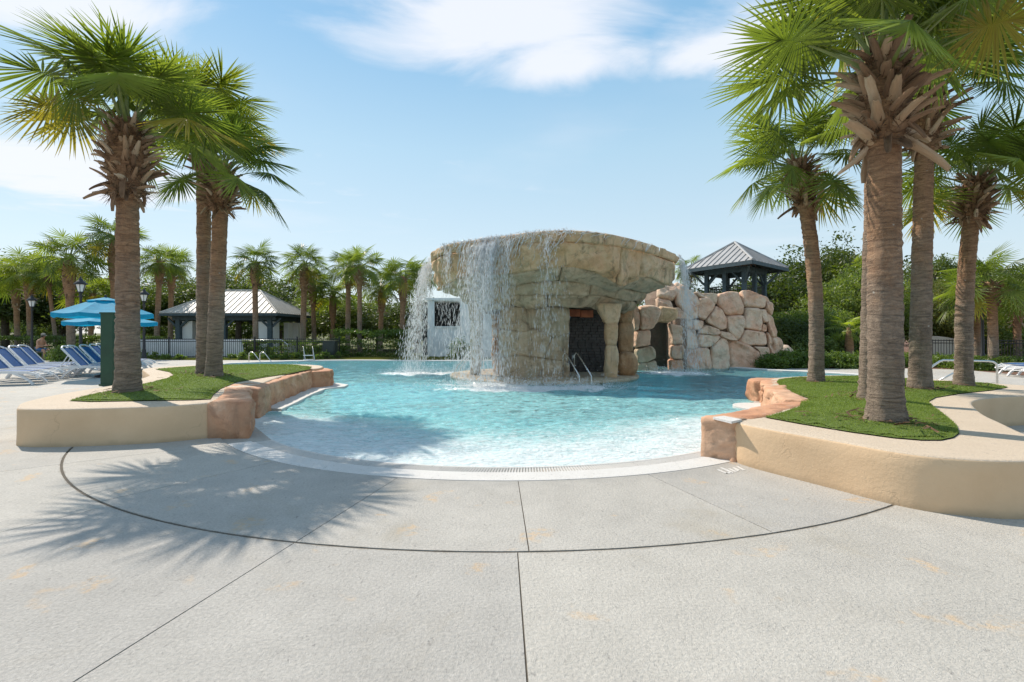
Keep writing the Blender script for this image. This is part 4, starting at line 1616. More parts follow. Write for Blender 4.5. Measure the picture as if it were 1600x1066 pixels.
# ------------------------------------------------------------------ palms
def frond_mesh(name, e0, seed, nseg=42, nst=6, Lp=1.0, Lb=0.95, wmul=1.0):
    """costapalmate fan leaf with its stalk: e0 = angle of the stalk above the horizontal (degrees)"""
    r = random.Random(seed)
    vs, fs, mi = [], [], []
    # stalk
    p = Vector((0.0, 0, 0))
    e = R(e0)
    bend = R(10 + r.uniform(-6, 10)) * (0.55 + 0.45 * math.cos(R(e0)))
    path = [p.copy()]
    dirs = []
    m = 8
    for i in range(m):
        d = Vector((math.cos(e), 0, math.sin(e)))
        dirs.append(d)
        p = p + d * (Lp / m)
        path.append(p.copy())
        e -= bend / m
    for i, q in enumerate(path):
        d = dirs[min(i, m - 1)]
        s = Vector((0, 1, 0))
        t = s.cross(d)
        w = 0.030 - 0.018 * i / m
        for k in range(5):
            a = 2 * math.pi * k / 5
            vs.append(q + s * math.cos(a) * w + t * math.sin(a) * w * 0.6)
    for i in range(m):
        for k in range(5):
            fs.append((i * 5 + k, i * 5 + (k + 1) % 5, (i + 1) * 5 + (k + 1) % 5, (i + 1) * 5 + k))
            mi.append(1)
    # midrib running into the blade and arching over
    rib = []
    cl = 0.42 * Lb
    q = path[-1].copy()
    for i in range(9):
        d = Vector((math.cos(e), 0, math.sin(e)))
        rib.append((q.copy(), d.copy()))
        q = q + d * (cl / 8)
        e -= R(38) / 8
    S = Vector((0, 1, 0))
    for k in range(nseg):
        x = (k + 0.5) / nseg * 2 - 1
        side = 1 if x > 0 else -1
        ax = abs(x)
        base_i = (1 - ax) ** 0.8 * 8
        i0 = min(7, int(base_i))
        fr = base_i - i0
        o = rib[i0][0].lerp(rib[i0 + 1][0], fr)
        T = rib[i0][1].lerp(rib[i0 + 1][1], fr).normalized()
        N = S.cross(T).normalized() * -1.0
        if N.z < 0 and T.z < 0.9:
            N = -N
        ang = R(8 + 150 * ax ** 1.15) * side + R(r.uniform(-4, 4))
        lift = 0.42 * math.sin(abs(ang)) * (1 if ax < 0.85 else 0.6)
        d = (T * math.cos(ang) + S * math.sin(ang) - N * lift * 0.75).normalized()
        L = Lb * (0.95 - 0.36 * ax ** 2) * r.uniform(0.9, 1.06)
        if ax > 0.93:
            L *= 0.75
        w0 = (0.0165 + 0.004 * r.random()) * wmul
        q = o.copy()
        side_v = d.cross(N)
        if side_v.length < 1e-3:
            side_v = d.cross(Vector((0, 0, 1)))
        side_v.normalize()
        nn = side_v.cross(d).normalized()
        b = len(vs)
        droop = r.uniform(0.5, 1.15)
        limp = r.random() < 0.22
        for st in range(nst + 1):
            t = st / nst
            prof = (0.35 + 0.65 * min(1, t / 0.38)) * (1 - max(0, (t - 0.42) / 0.58) ** 1.3)
            w = w0 * max(prof, 0.02)
            vs.append(q + side_v * w)
            vs.append(q - nn * w * 0.55)
            vs.append(q - side_v * w)
            step = L / nst
            q = q + d * step
            g_ = droop * (0.02 + 0.40 * t ** 2.2) * (1.8 if (limp and t > 0.45) else 1.0)
            d = (d + Vector((0, 0, -1)) * g_ * step * 2.1).normalized()
            side_v = (side_v - d * side_v.dot(d)).normalized()
            nn = side_v.cross(d).normalized()
        for st in range(nst):
            a = b + st * 3
            fs += [(a, a + 1, a + 4, a + 3), (a + 1, a + 2, a + 5, a + 4)]
            mi += [0, 0]
    return to_mesh(name, vs, fs, [M['frond'], M['petiole']], mi)


ELEV = [82, 66, 50, 32, 14, -6, -28, -52]
FR_HI = [[frond_mesh('frond', e, 100 * i + j, 52, 6, Lp=0.80 - 0.04 * abs(i - 3), Lb=0.88, wmul=0.95) for j in range(3)] for i, e in enumerate(ELEV)]
FR_LO = [[frond_mesh('frond', e, 900 + 100 * i + j, 22, 4, Lp=0.85, Lb=0.9, wmul=1.7) for j in range(2)] for i, e in enumerate(ELEV)]


def boot_mesh(name, L, w0, w1, curl, seed):
    """old leaf base: channelled strap, split at the tip; lies along +X, outer face up"""
    r = random.Random(seed)
    vs, fs = [], []
    m = 8
    q = Vector((0, 0, 0))
    e = R(0)
    for i in range(m + 1):
        t = i / m
        w = (w0 + (w1 - w0) * t ** 0.8) * (1 - 0.3 * max(0, t - 0.75) / 0.25) * r.uniform(0.93, 1.07)
        th = 0.022 * (1 - 0.6 * t)
        d = Vector((math.cos(e), 0, math.sin(e)))
        u = Vector((-math.sin(e), 0, math.cos(e)))
        for k, (a, h) in enumerate(((-1, 0.35), (-0.5, -0.05), (0, -0.18), (0.5, -0.05), (1, 0.35))):
            vs.append(q + Vector((0, a * w / 2, 0)) - u * (h * w * -0.5) + u * th)
        for k, (a, h) in enumerate(((-1, 0.35), (-0.5, -0.05), (0, -0.18), (0.5, -0.05), (1, 0.35))):
            vs.append(q + Vector((0, a * w / 2, 0)) - u * (h * w * -0.5) - u * th)
        q = q + d * (L / m)
        e += R(curl) / m
    for i in range(m):
        a, b = i * 10, i * 10 + 10
        for k in range(4):
            fs.append((a + k, b + k, b + k + 1, a + k + 1))
            fs.append((a + 5 + k, a + 6 + k, b + 6 + k, b + 5 + k))
        fs.append((a, a + 5, b + 5, b))
        fs.append((a + 4, b + 4, b + 9, a + 9))
    a = m * 10
    fs += [(a + k, a + k + 1, a + 6 + k, a + 5 + k) for k in range(4)]
    return fix_normals(to_mesh(name, vs, fs, M['boot']))


BOOTS = [boot_mesh('leaf_base', L, w0, w1, c, i) for i, (L, w0, w1, c) in enumerate([(0.34, 0.17, 0.07, -18), (0.40, 0.14, 0.06, 12), (0.28, 0.16, 0.10, -30), (0.44, 0.13, 0.055, -35), (0.56, 0.13, 0.09, -20)])]


def palm(name, label, base, top, r0, r1, nf, hi=True, boots=40, bootlen=1.0, bootz=1.15, tint=(1, 1, 1, 1), curve=(0, 0), seed=0, group=None, fscale=1.0, elev=(85, -35), bulb=0.13, cat='palm tree', emap=None, azb=None, hang=0.0):
    r = random.Random(seed)
    base, top = Vector(base), Vector(top)
    root = empty(name, base)
    tag(root, label, cat, group)
    H = (top - base).length
    # trunk
    nseg = max(10, int(H / (0.045 if hi else 0.16)))
    n = 28 if hi else 10
    vs, fs, ta = [], [], []
    local_top = top - base

    def axis(t):
        c = Vector((curve[0], curve[1], 0)) * math.sin(math.pi * t)
        return local_top * t + c
    for i in range(nseg + 1):
        t = i / nseg
        z = t * H
        rad = r0 + (r1 - r0) * t
        rad *= 1 + 0.28 * math.exp(-z / 0.16)
        db = (H - z) / bootz
        if db < 1:
            rad += bulb * math.sin(math.pi * min(1, max(0, 1 - db))) ** 0.8 * 0.75
        c = axis(t)
        ringb = 0.0035 * (math.sin(z * 46 + 2.2 * math.sin(z * 9 + seed)) + 0.8 * math.sin(z * 71 + 1.5 * math.sin(z * 5))) if hi else 0.0
        for k in range(n):
            a = 2 * math.pi * k / n
            w = rad + ringb * (1 + 0.5 * math.sin(3 * a + z * 2))
            if hi:
                w += 0.010 * fbm(math.cos(a) * 2.5 + seed, math.sin(a) * 2.5, z * 3.5, 3)
                w += 0.010 * noise.noise(Vector((math.cos(a) * 9 + seed, math.sin(a) * 9, z * 20)))
            vs.append((c.x + w * math.cos(a), c.y + w * math.sin(a), c.z - (0.1 if i == 0 else 0)))
            ta.append(min(1.0, z / max(1.0, (H - bootz))))
    for i in range(nseg):
        for k in range(n):
            fs.append((i * n + k, i * n + (k + 1) % n, (i + 1) * n + (k + 1) % n, (i + 1) * n + k))
    fs.append(tuple(nseg * n + k for k in range(n)))
    me = to_mesh('trunk', vs, fs, M['bark'], smooth=True)
    at = me.attributes.new('t', 'FLOAT', 'POINT')
    at.data.foreach_set('value', np.array(ta, dtype=np.float32))
    ob('trunk', me, root)
    # old leaf bases in a spiral
    mbm = None if hi else ([], [])
    for b in range(boots):
        f = b / max(1, boots - 1)
        z = H - bootz * (1 - f * 0.93)
        t = z / H
        az = b * 2.39996 + r.uniform(-0.25, 0.25)
        c = axis(t)
        rad = r1 + bulb * math.sin(math.pi * min(1, f * 0.93)) ** 0.8 * 0.7 - 0.02
        pit = R(r.uniform(8, 42) + 26 * f)
        if f < 0.28 and r.random() < 0.30 + hang:
            pit = R(r.uniform(-75, -10))
        bm_ = BOOTS[r.randrange(len(BOOTS))]
        s = r.uniform(0.65, 1.05) * bootlen * (1.0 if f < 0.6 else 0.85)
        roll = r.uniform(-0.3, 0.3)
        Mx = Matrix.Translation(c + Vector((math.cos(az) * rad, math.sin(az) * rad, 0))) @ Matrix.Rotation(az + r.uniform(-0.3, 0.3), 4, 'Z') @ Matrix.Rotation(-pit, 4, 'Y') @ Matrix.Rotation(roll, 4, 'X') @ Matrix.Scale(s, 4)
        if hi:
            o = bpy.data.objects.new('leaf_base', bm_)
            o.matrix_local = Mx
            link(o, root)
        else:
            k0 = len(mbm[0])
            mbm[0].extend([Mx @ v.co for v in bm_.vertices])
            mbm[1].extend([tuple(i + k0 for i in p.vertices) for p in bm_.polygons])
    if not hi and boots:
        o = ob('leaf_bases', to_mesh('leaf_bases', mbm[0], mbm[1], M['boot']), root)
        o['kind'] = 'stuff'
    if hi:
        # brown fibre matting under the leaf bases
        vs, fs = [], []
        for b in range(int(boots * 7)):
            z = H - bootz * r.uniform(0.02, 1.0)
            c = axis(z / H)
            az = r.uniform(0, 6.283)
            rad = r1 + bulb * 0.6 + r.uniform(-0.03, 0.02)
            p0 = c + Vector((math.cos(az) * rad, math.sin(az) * rad, 0))
            L = r.uniform(0.08, 0.22)
            d = Vector((math.cos(az) * 0.6 + r.uniform(-.5, .5), math.sin(az) * 0.6 + r.uniform(-.5, .5), r.uniform(-1.0, 0.7))).normalized()
            w = Vector((-math.sin(az), math.cos(az), 0)) * r.uniform(0.006, 0.02)
            k0 = len(vs)
            vs += [p0 - w, p0 + w, p0 + d * L + Vector((0, 0, -0.02))]
            fs.append((k0, k0 + 1, k0 + 2))
        o = ob('fibre', to_mesh('fibre', vs, fs, M['dead']), root)
        o['kind'] = 'stuff'
    bank = FR_HI if hi else FR_LO
    for k in range(nf):
        f = (k + 0.5) / nf
        e = elev[0] + (elev[1] - elev[0]) * f ** (1.25 if hi else 0.95) + r.uniform(-9, 9)
        az = k * 2.39996 + r.uniform(-0.3, 0.3)
        if azb is not None:
            # keep only the sides the photo shows leaves on
            az = azb[k % len(azb)] + r.uniform(-0.35, 0.35) if r.random() < 0.35 else az
        i = min(range(len(ELEV)), key=lambda q: abs(ELEV[q] - e))
        me = bank[i][r.randrange(len(bank[i]))]
        o = bpy.data.objects.new('frond', me)
        c = axis(1.0)
        o.location = c + Vector((math.cos(az) * r1 * 0.6, math.sin(az) * r1 * 0.6, -0.28 * f))
        o.rotation_euler = (r.gauss(0, 0.42) if hi else r.gauss(0, 0.4), R(ELEV[i] - e) * 0.8, az)
        s = fscale * r.uniform(0.86, 1.1)
        o.scale = (s, s, s)
        v = r.uniform(0.82, 1.12)
        yl = 1.0
        if f > 0.82 and r.random() < 0.3:
            yl = 1.7
        o.color = (tint[0] * v * yl, tint[1] * v * (1 + 0.12 * (yl - 1)), tint[2] * v, 1)
        link(o, root)
    return root


def on(px, py, z):
    p = P(px, py, z)
    return p


GZ = 0.56


def fg(label, bpx, bpy_, tpx, tpy, r0, r1, **kw):
    b = P(bpx, bpy_, GZ if bpx < 800 else 0.53)
    b.z = 0.52 if bpx < 800 else 0.49
    t = D(tpx, tpy, b.y + kw.pop('ty', 0.0))
    return palm('palm_tree', label, b, t, r0, r1, group='palms growing out of the turf planters', **kw)


fg('sturdy palm nearest the blue umbrellas, ragged leaf bases over a clean grey trunk', 200, 611, 199, 186, 0.172, 0.145, nf=30, boots=115, bootz=1.3, bootlen=0.78, bulb=0.19, seed=1, hang=0.1, elev=(90, 10), fscale=1.0)
fg('taller palm behind its twin, smooth trunk running up under yellowish leaves', 319, 583, 318, 190, 0.16, 0.14, nf=26, boots=60, bootz=1.2, seed=2, tint=(1.3, 1.14, 0.85, 1), elev=(88, 16), fscale=1.0)
fg('shorter palm in front of its taller twin, tight collar of leaf bases', 334, 588, 347, 264, 0.158, 0.145, nf=22, boots=85, bootz=0.95, bootlen=0.8, seed=3, elev=(86, -10), fscale=0.92, bulb=0.17)
fg('slim curved palm standing between the boulder wall and the tall palm cluster', 1275, 596, 1246, 250, 0.135, 0.125, nf=26, boots=90, bootz=1.0, bootlen=0.75, seed=4, curve=(0.14, 0), elev=(88, -26), fscale=0.88, bulb=0.15)
fg('thin leaning grey palm trunk half hidden behind the thickest palm', 1356, 622, 1372, 40, 0.12, 0.11, nf=14, boots=22, bootz=0.9, seed=5, elev=(86, 10), fscale=0.85)
fg('thickest palm, nearest on the turf, with long peeling leaf bases below its crown', 1384, 656, 1380, 84, 0.172, 0.15, nf=29, boots=85, bootz=1.05, bootlen=1.0, seed=6, hang=0.3, elev=(90, 14), fscale=0.98, bulb=0.10)
fg('grey speckled palm behind the thickest one, trunk swelling at the foot', 1437, 606, 1446, 128, 0.165, 0.13, nf=28, boots=80, bootz=1.2, bootlen=0.9, seed=7, elev=(88, 8), fscale=1.0)
fg('reddish palm at the far corner of the turf beside the steel handrail', 1506, 601, 1526, 276, 0.138, 0.125, nf=28, boots=85, bootz=0.85, bootlen=0.75, seed=8, curve=(-0.08, 0), elev=(88, -8), fscale=0.9, bulb=0.15)

# dry fibre and leaf scraps dropped on the turf round the trunks
def litter(turf, trunks, z, seed, loop):
    r = np.random.default_rng(seed)
    Q = []
    for (x, y, n) in trunks:
        for _ in range(n):
            rad = 0.2 + abs(r.normal(0, 0.32))
            a = r.uniform(0, 6.28)
            p = np.array([x + rad * math.cos(a), y + rad * math.sin(a), z + 0.075 + r.uniform(0, 0.02)])
            if not inside(loop, p[:1], p[1:2])[0] or edge_dist(loop, p[:1], p[1:2])[0] < 0.12:
                continue
            t = r.uniform(0, 6.28)
            L, w = r.uniform(0.02, 0.11), r.uniform(0.004, 0.012)
            d1 = np.array([math.cos(t), math.sin(t), r.normal(0, 0.15)]) * L
            d2 = np.array([-math.sin(t), math.cos(t), r.normal(0, 0.3)]) * w
            Q.append([p - d1 - d2, p + d1 - d2, p + d1 + d2, p - d1 + d2])
    o = ob('litter', quads_mesh('litter', Q, M['dead'], 4), turf)
    o['kind'] = 'stuff'


litter(turfL, [(-6.2, 8.26, 70), (-7.18, 11.94, 50), (-6.44, 11.06, 60)], 0.5, 1, ccw(L_inner))
litter(turfR, [(6.06, 10.21, 50), (5.29, 7.61, 50), (4.17, 5.71, 110), (7.18, 9.02, 60), (8.45, 9.58, 50)], 0.47, 2, ccw(R_inner))

BG = 'palms in the beds around the pool deck'


def bgp(label, bpx, tpx, tpy, y, nf=36, boots=30, s=0.92, r=0.16, bootz=1.9, seed=0, z0=0.0, tint=(0.9, 0.92, 0.9, 1), elev=(86, -34)):
    b = Vector(((bpx - CX) / F * y, y, z0))
    t = D(tpx, tpy, y)
    return palm('palm_tree', label, b, t, r * 1.1, r, nf, hi=False, boots=boots, bootz=bootz, seed=50 + seed, fscale=s, group=BG, tint=tint, elev=elev, bulb=0.16)


bgp('background palm with the tallest bare crown above the umbrellas, beside the sturdy trunk', 178, 177, 372, 33, seed=1, bootz=3.0, s=1.05)
bgp('stout bushy palm rising just above the tall black lamp post', 112, 107, 402, 31, seed=2, bootz=2.4, s=1.1, r=0.2)
bgp('thin palm with a long bare stem between the two black lamp posts', 90, 74, 428, 35, seed=3, boots=14, bootz=0.9, r=0.11, s=0.85)
bgp('broad leafy palm behind the lower lamp post', 48, 44, 425, 36, seed=4, bootz=2.2, s=1.05, tint=(1.1, 1.05, 0.9, 1))
bgp('dense palm at the edge of the loungers behind the hedge', 28, 24, 432, 38, seed=5, bootz=2.4, s=1.1)
bgp('palm with a pale stem in front of the white-roofed pavilion corner', 244, 250, 408, 36, seed=6, bootz=1.6)
bgp('palm crowding its neighbour beside the white-roofed pavilion corner', 266, 268, 415, 39, seed=7, bootz=1.9)
bgp('upright palm standing in front of the white pavilion roof', 400, 398, 410, 33, seed=8, bootz=1.5)
bgp('palm beyond the pavilion eaves with wide spreading fans', 473, 476, 412, 35, seed=9, bootz=1.9, r=0.18)
bgp('palm tucked behind the wide spreading one beyond the pavilion', 492, 488, 438, 39, seed=10, bootz=2.0, s=0.85)
bgp('palm with a reddish stem, first of the close pair behind the clipped hedge', 543, 545, 416, 35, seed=11, bootz=1.5)
bgp('palm with a slim pale stem, second of the close pair by the clipped hedge', 562, 562, 415, 32, seed=12, bootz=1.2, r=0.14)
bgp('short palm between the close pair and the waterfall', 594, 597, 446, 37, seed=13, bootz=2.0, s=0.9)
bgp('palm just beside the falling water curtain', 628, 630, 432, 33, seed=14, bootz=1.7, s=0.95)
bgp('palm crown poking out behind the waterfall end of the cap', 655, 655, 428, 38, seed=15, bootz=1.8, s=0.95)
bgp('low young palm with pale stalks in the shade past the pavilion', 520, 520, 462, 40, seed=16, boots=8, s=1.2, tint=(1.2, 1.15, 0.9, 1), elev=(75, -10))
bgp('low young palm half hidden behind the umbrellas', 140, 146, 458, 38, seed=17, boots=8, s=1.15, tint=(1.2, 1.15, 0.9, 1), elev=(75, -10))
bgp('distant palm crown between the rock cap and the timber tower', 1074, 1076, 420, 42, seed=18, s=0.8)
bgp('orange-stemmed palm with a grey collar in front of the iron fence', 1553, 1549, 440, 21, seed=19, bootz=0.8, r=0.16, s=0.95, boots=34)
bgp('palm hidden behind the reddish one, collar just showing', 1528, 1524, 462, 24, seed=20, bootz=1.0, s=0.9)
bgp('leafy palm among the dark trees behind the curved slim palm', 1338, 1334, 438, 34, seed=21, s=1.1, bootz=1.4, tint=(1.1, 1.1, 0.9, 1))
bgp('small fan palm with bright leaves at the foot of the dark trees', 1328, 1326, 512, 24, seed=22, s=0.55, nf=18, boots=0, r=0.06, tint=(1.6, 1.55, 1.0, 1), elev=(75, -15))
bgp('palm fans overlapping the frame beyond the iron fence', 1590, 1588, 452, 27, seed=23, s=0.95)

# ------------------------------------------------------------------ broadleaf trees, hedges, shrubs
def leaf_cloud(name, mat, n_clump, per, rx, ry, rz, leaf, seed, shape='tree', clump=0.22):
    r = np.random.default_rng(seed)
    # clump centres through the volume, most of them towards the outside
    u = r.normal(0, 1, (n_clump, 3))
    u /= np.linalg.norm(u, axis=1)[:, None]
    rad = r.uniform(0.35, 1.0, n_clump) ** 0.5
    c = u * rad[:, None]
    if shape == 'tree':
        c[:, 2] = np.where(c[:, 2] < -0.3, c[:, 2] * 0.6, c[:, 2])
        bump_ = 1 + 0.28 * np.sin(u[:, 0] * 4 + seed) * np.cos(u[:, 1] * 5 + 2 * seed) + 0.18 * np.sin(u[:, 2] * 7 + seed)
        c *= bump_[:, None]
    elif shape == 'box':
        c = r.uniform(-1, 1, (n_clump, 3))
        ax = r.integers(0, 3, n_clump)
        sg = r.choice([-1, 1], n_clump)
        for k in range(3):
            c[ax == k, k] = sg[ax == k] * r.uniform(0.8, 1.0, (ax == k).sum())
    elif shape == 'dome':
        c[:, 2] = np.abs(c[:, 2])
    p = np.repeat(c, per, 0) + r.normal(0, clump, (n_clump * per, 3)) * np.array([1, 1, 0.75])
    N = len(p)
    p = p * np.array([rx, ry, rz])
    d1 = r.normal(0, 1, (N, 3))
    d1 /= np.linalg.norm(d1, axis=1)[:, None]
    d2 = np.cross(d1, r.normal(0, 1, (N, 3)))
    d2 /= np.linalg.norm(d2, axis=1)[:, None] + 1e-9
    s = leaf * r.uniform(0.6, 1.3, N)[:, None]
    q = np.stack([p - d1 * s, p + d2 * s * 0.42, p + d1 * s, p - d2 * s * 0.42], 1)
    return quads_mesh(name, q, mat, 4)


TREE_V = [leaf_cloud('crown', M['leaf_dark'], 190, 110, 1, 1, 0.85, 0.036, k + 1, clump=0.13) for k in range(3)]
TREE_M = [leaf_cloud('crown', M['leaf_mid'], 190, 110, 1, 1, 0.9, 0.036, k + 11, clump=0.13) for k in range(3)]
TREE_O = [leaf_cloud('crown', M['leaf_olive'], 160, 110, 1, 1, 1.0, 0.034, k + 21, clump=0.15) for k in range(2)]


def tree_mesh(h, r0, seed):
    r = random.Random(seed)
    mb = MB()
    top = Vector((r.uniform(-.4, .4), r.uniform(-.4, .4), h * 0.62))
    mb.tube([(0, 0, -0.2), (top.x * 0.3, top.y * 0.3, h * 0.3), top], [r0 * 1.3, r0, r0 * 0.6], 8)
    for k in range(5):
        a = r.uniform(0, 6.28)
        s = Vector((top.x, top.y, h * r.uniform(0.4, 0.6)))
        e = s + Vector((math.cos(a) * h * 0.3, math.sin(a) * h * 0.3, h * r.uniform(0.15, 0.32)))
        mb.tube([s, s.lerp(e, 0.5) + Vector((0, 0, 0.15)), e], [r0 * 0.5, r0 * 0.35, r0 * 0.12], 6)
    return mb


def tree(label, px, tpy, y, w, bank, seed, low=0.0, group='broadleaf trees around the pool grounds', tint=1.0, hfac=None):
    """tree whose top shows at pixel (px, tpy), at distance y, w = crown half width in metres"""
    zt = EYE + (HY - tpy) / F * y
    x = (px - CX) / F * y
    root = empty('broadleaf_tree', (x, y, 0))
    tag(root, label, 'tree', group)
    tree_mesh(zt, 0.16 + 0.012 * zt, seed).build('trunk', M['wood_bark'], root, True)
    zc = (zt + low) / 2
    hz = (zt - low) / 2
    o = ob('crown', bank[seed % len(bank)], root, (0, 0, zc), (0, 0, seed * 1.7), (w, w, hz))
    o.color = (tint, tint, tint, 1)
    return root


T = [
    ('dark tree at the edge of the frame above the loungers', 8, 392, 46, 4.2, TREE_V, 1, 1.0, 1.0),
    ('dark tree filling the gap between the lamp posts', 95, 418, 48, 4.5, TREE_V, 2, 0.5, 0.9),
    ('tree with pale sunlit leaves behind the tallest background palm', 190, 428, 46, 3.8, TREE_M, 3, 0.5, 1.0),
    ('round-topped tree peeping over the pavilion roof beside the twin trunks', 288, 432, 50, 4.2, TREE_V, 4, 0.8, 1.0),
    ('airy oak whose leaves stand over the ridge of the white pavilion', 372, 424, 47, 4.2, TREE_M, 5, 1.8, 0.7),
    ('dark oak just past the end of the pavilion ridge', 436, 428, 50, 4.0, TREE_V, 6, 1.0, 1.0),
    ('low green tree in the gap behind the close pair of palms', 520, 458, 46, 4.2, TREE_M, 7, 0.3, 0.9),
    ('low dark tree behind the short palm near the falls', 592, 470, 44, 4.0, TREE_V, 8, 0.2, 1.0),
    ('low dark tree seen through the water curtain', 652, 466, 42, 3.6, TREE_V, 9, 0.2, 0.9),
    ('dark tree under the deck of the timber tower', 1085, 446, 40, 3.6, TREE_V, 10, 0.2, 1.0),
    ('broad mid-green tree beside the roof of the timber tower', 1222, 404, 36, 4.0, TREE_M, 11, 0.0, 0.75),
    ('tallest rounded dark tree behind the curved slim palm', 1310, 371, 37, 3.4, TREE_M, 12, 0.5, 0.55),
    ('leafy tree between the curved slim palm and the thickest palm', 1342, 418, 31, 2.8, TREE_M, 13, 0.0, 1.05),
    ('dark feathery tree in the gap behind the speckled palm', 1466, 396, 44, 3.2, TREE_V, 14, 2.0, 0.9),
    ('olive-green bush tree behind the beige curved wall', 1462, 442, 30, 2.6, TREE_O, 15, 0.0, 1.0),
    ('dark tree behind the reddish palm and its fence', 1530, 420, 40, 4.0, TREE_V, 16, 0.0, 1.0),
    ('leafy tree closing the view beyond the orange-stemmed palm', 1595, 428, 36, 3.6, TREE_M, 17, 0.0, 0.9),
    ('bright-leaved small tree at the foot of the tallest dark tree', 1262, 470, 28, 1.9, TREE_M, 18, 0.0, 1.25),
    ('dark shrub-like tree directly behind the end of the boulder wall', 1240, 496, 26.5, 1.5, TREE_V, 19, 0.0, 1.1),
]
for (lb, px, tpy, y, w, bank, sd, low, tn) in T:
    tree(lb, px, tpy, y, w, bank, sd, low, tint=tn)
# far-off wood closing the horizon
wl = []
r2 = np.random.default_rng(77)
allq = []
for k in range(90):
    x = -95 + k * 2.15 + r2.uniform(-1, 1)
    y = 60 + r2.uniform(-5, 8)
    h = r2.uniform(1.9, 3.0) * (1.0 if x < 12 else 1.25)
    c = np.array([x, y, h * 0.9])
    base = leaf_cloud('w', M['leaf_dark'], 26, 34, 2.6, 2.0, h, 0.26, 500 + k)
    co = np.empty(len(base.vertices) * 3, dtype=np.float32)
    base.vertices.foreach_get('co', co)
    allq.append((co.reshape(-1, 4, 3) + c))
    bpy.data.meshes.remove(base)
tag(ob('woodland', quads_mesh('woodland', np.concatenate(allq), M['leaf_dark'], 4)), 'dark woodland closing the horizon behind the pool grounds', 'woodland', kind='stuff')


def shrub(name, label, cat, c, size, mat, seed, n=60, per=60, leaf=0.055, shape='dome', group=None, clump=0.16, tint=1.0, stuff=False):
    root = empty(name, (c[0], c[1], c[2] if len(c) > 2 else 0))
    tag(root, label, cat, group)
    if stuff:
        root['kind'] = 'stuff'
    zc = size[2] if shape == 'box' else 0.0
    fo = ob('foliage', leaf_cloud('foliage', mat, n, per, size[0], size[1], size[2], leaf, seed, shape, clump), root, (0, 0, zc))
    fo.color = (tint, tint, tint, 1)
    # woody stems give the inside its dark
    mb = MB()
    r = random.Random(seed)
    for k in range(9):
        x, y = r.uniform(-.6, .6) * size[0], r.uniform(-.6, .6) * size[1]
        mb.tube([(x, y, -0.05), (x * 1.05, y * 1.05, size[2] * (1.6 if shape == 'box' else 0.75))], [0.02, 0.008], 5)
    mb.build('stems', M['wood_bark'], root)
    return root


HG = 'clipped hedges beyond the pool'
shrub('hedge', 'long clipped hedge with bright top behind the close pair of palms', 'hedge', ((578 - CX) / F * 31, 31.5), (2.1, 0.8, 0.82), M['leaf_hedge'], 31, 150, 60, 0.07, 'box', HG, 0.10)
shrub('hedge', 'low clipped hedge behind the seated man', 'hedge', ((30 - CX) / F * 33, 33.5), (3.4, 0.7, 0.62), M['leaf_hedge'], 32, 160, 60, 0.07, 'box', HG, 0.10, tint=0.8)
shrub('hedge', 'clipped hedge under the umbrellas behind the second row of loungers', 'hedge', ((175 - CX) / F * 32, 32.5), (2.4, 0.7, 0.62), M['leaf_hedge'], 33, 140, 60, 0.07, 'box', HG, 0.10, tint=0.85)
shrub('hedge', 'yellowish clipped hedge in front of the pavilion behind the iron fence', 'hedge', ((430 - CX) / F * 32, 32.6), (2.6, 0.6, 0.5), M['leaf_hedge'], 34, 140, 60, 0.07, 'box', HG, 0.10, tint=1.3)
shrub('shrub', 'rounded loose shrub between the seated man and the umbrella pole', 'shrub', ((98 - CX) / F * 27, 27.5), (1.0, 0.9, 0.85), M['leaf_hedge'], 35, 90, 60, 0.06, 'dome', None)
shrub('shrub', 'small low shrub at the seated man\'s feet', 'shrub', ((76 - CX) / F * 27.5, 28.2), (0.55, 0.5, 0.35), M['leaf_hedge'], 36, 40, 50, 0.05, 'dome', None)
shrub('shrub', 'grey-green shrub against the white wall behind the falling water', 'shrub', ((720 - CX) / F * 29.5, 29.6), (0.75, 0.6, 1.05), M['leaf_dark'], 37, 70, 60, 0.05, 'dome', None, tint=1.8)
CG = 'small tufts planted along the far pool coping'
px = 208
k = 0
while px < 540:
    if not 300 < px < 346:
        y = 28.8 + 0.25 * math.sin(px * 0.11)
        shrub('plant', 'small green tuft ' + ('under the low white wall between the sturdy palm and the twin trunks' if px < 300 else 'under the slanted end of the low white wall' if px < 380 else 'behind the low pair of steel handrails' if px < 425 else 'around the steel pool ladder' if px < 500 else 'before the dark box and clipped hedge'), 'plant', ((px - CX) / F * y, y), (0.24 + 0.06 * (k % 3), 0.22, 0.26 + 0.05 * ((k * 7) % 4)), M['leaf_hedge'], 60 + k, 14, 26, 0.07, 'dome', CG, 0.2, tint=1.1)
    px += rng.uniform(14, 23)
    k += 1
SG = 'low spreading shrubs in the beds beside the deck'
beds = [(1212, 577, 21.6, 0.7, 0.55, 'against the foot of the boulder wall'), (1245, 577, 22.0, 0.9, 0.7, 'beside the end of the boulder wall'), (1278, 578, 21.8, 1.0, 0.62, 'behind the foot of the curved slim palm'), (1312, 579, 21.6, 0.95, 0.68, 'below the small fan palm'), (1345, 580, 21.5, 0.9, 0.6, 'behind the thin leaning trunk'), (1425, 577, 22.6, 0.8, 0.6, 'in the gap between the thickest and the speckled palms'), (1468, 577, 23.0, 1.0, 0.5, 'behind the sloping end of the handrail'), (1500, 578, 22.2, 0.9, 0.5, 'behind the reddish palm'), (1535, 580, 21.0, 0.9, 0.48, 'behind the bent end of the handrail'), (1570, 582, 20.4, 0.9, 0.5, 'above the white loungers by the frame edge'), (1600, 583, 20.2, 0.9, 0.5, 'cut by the frame edge')]
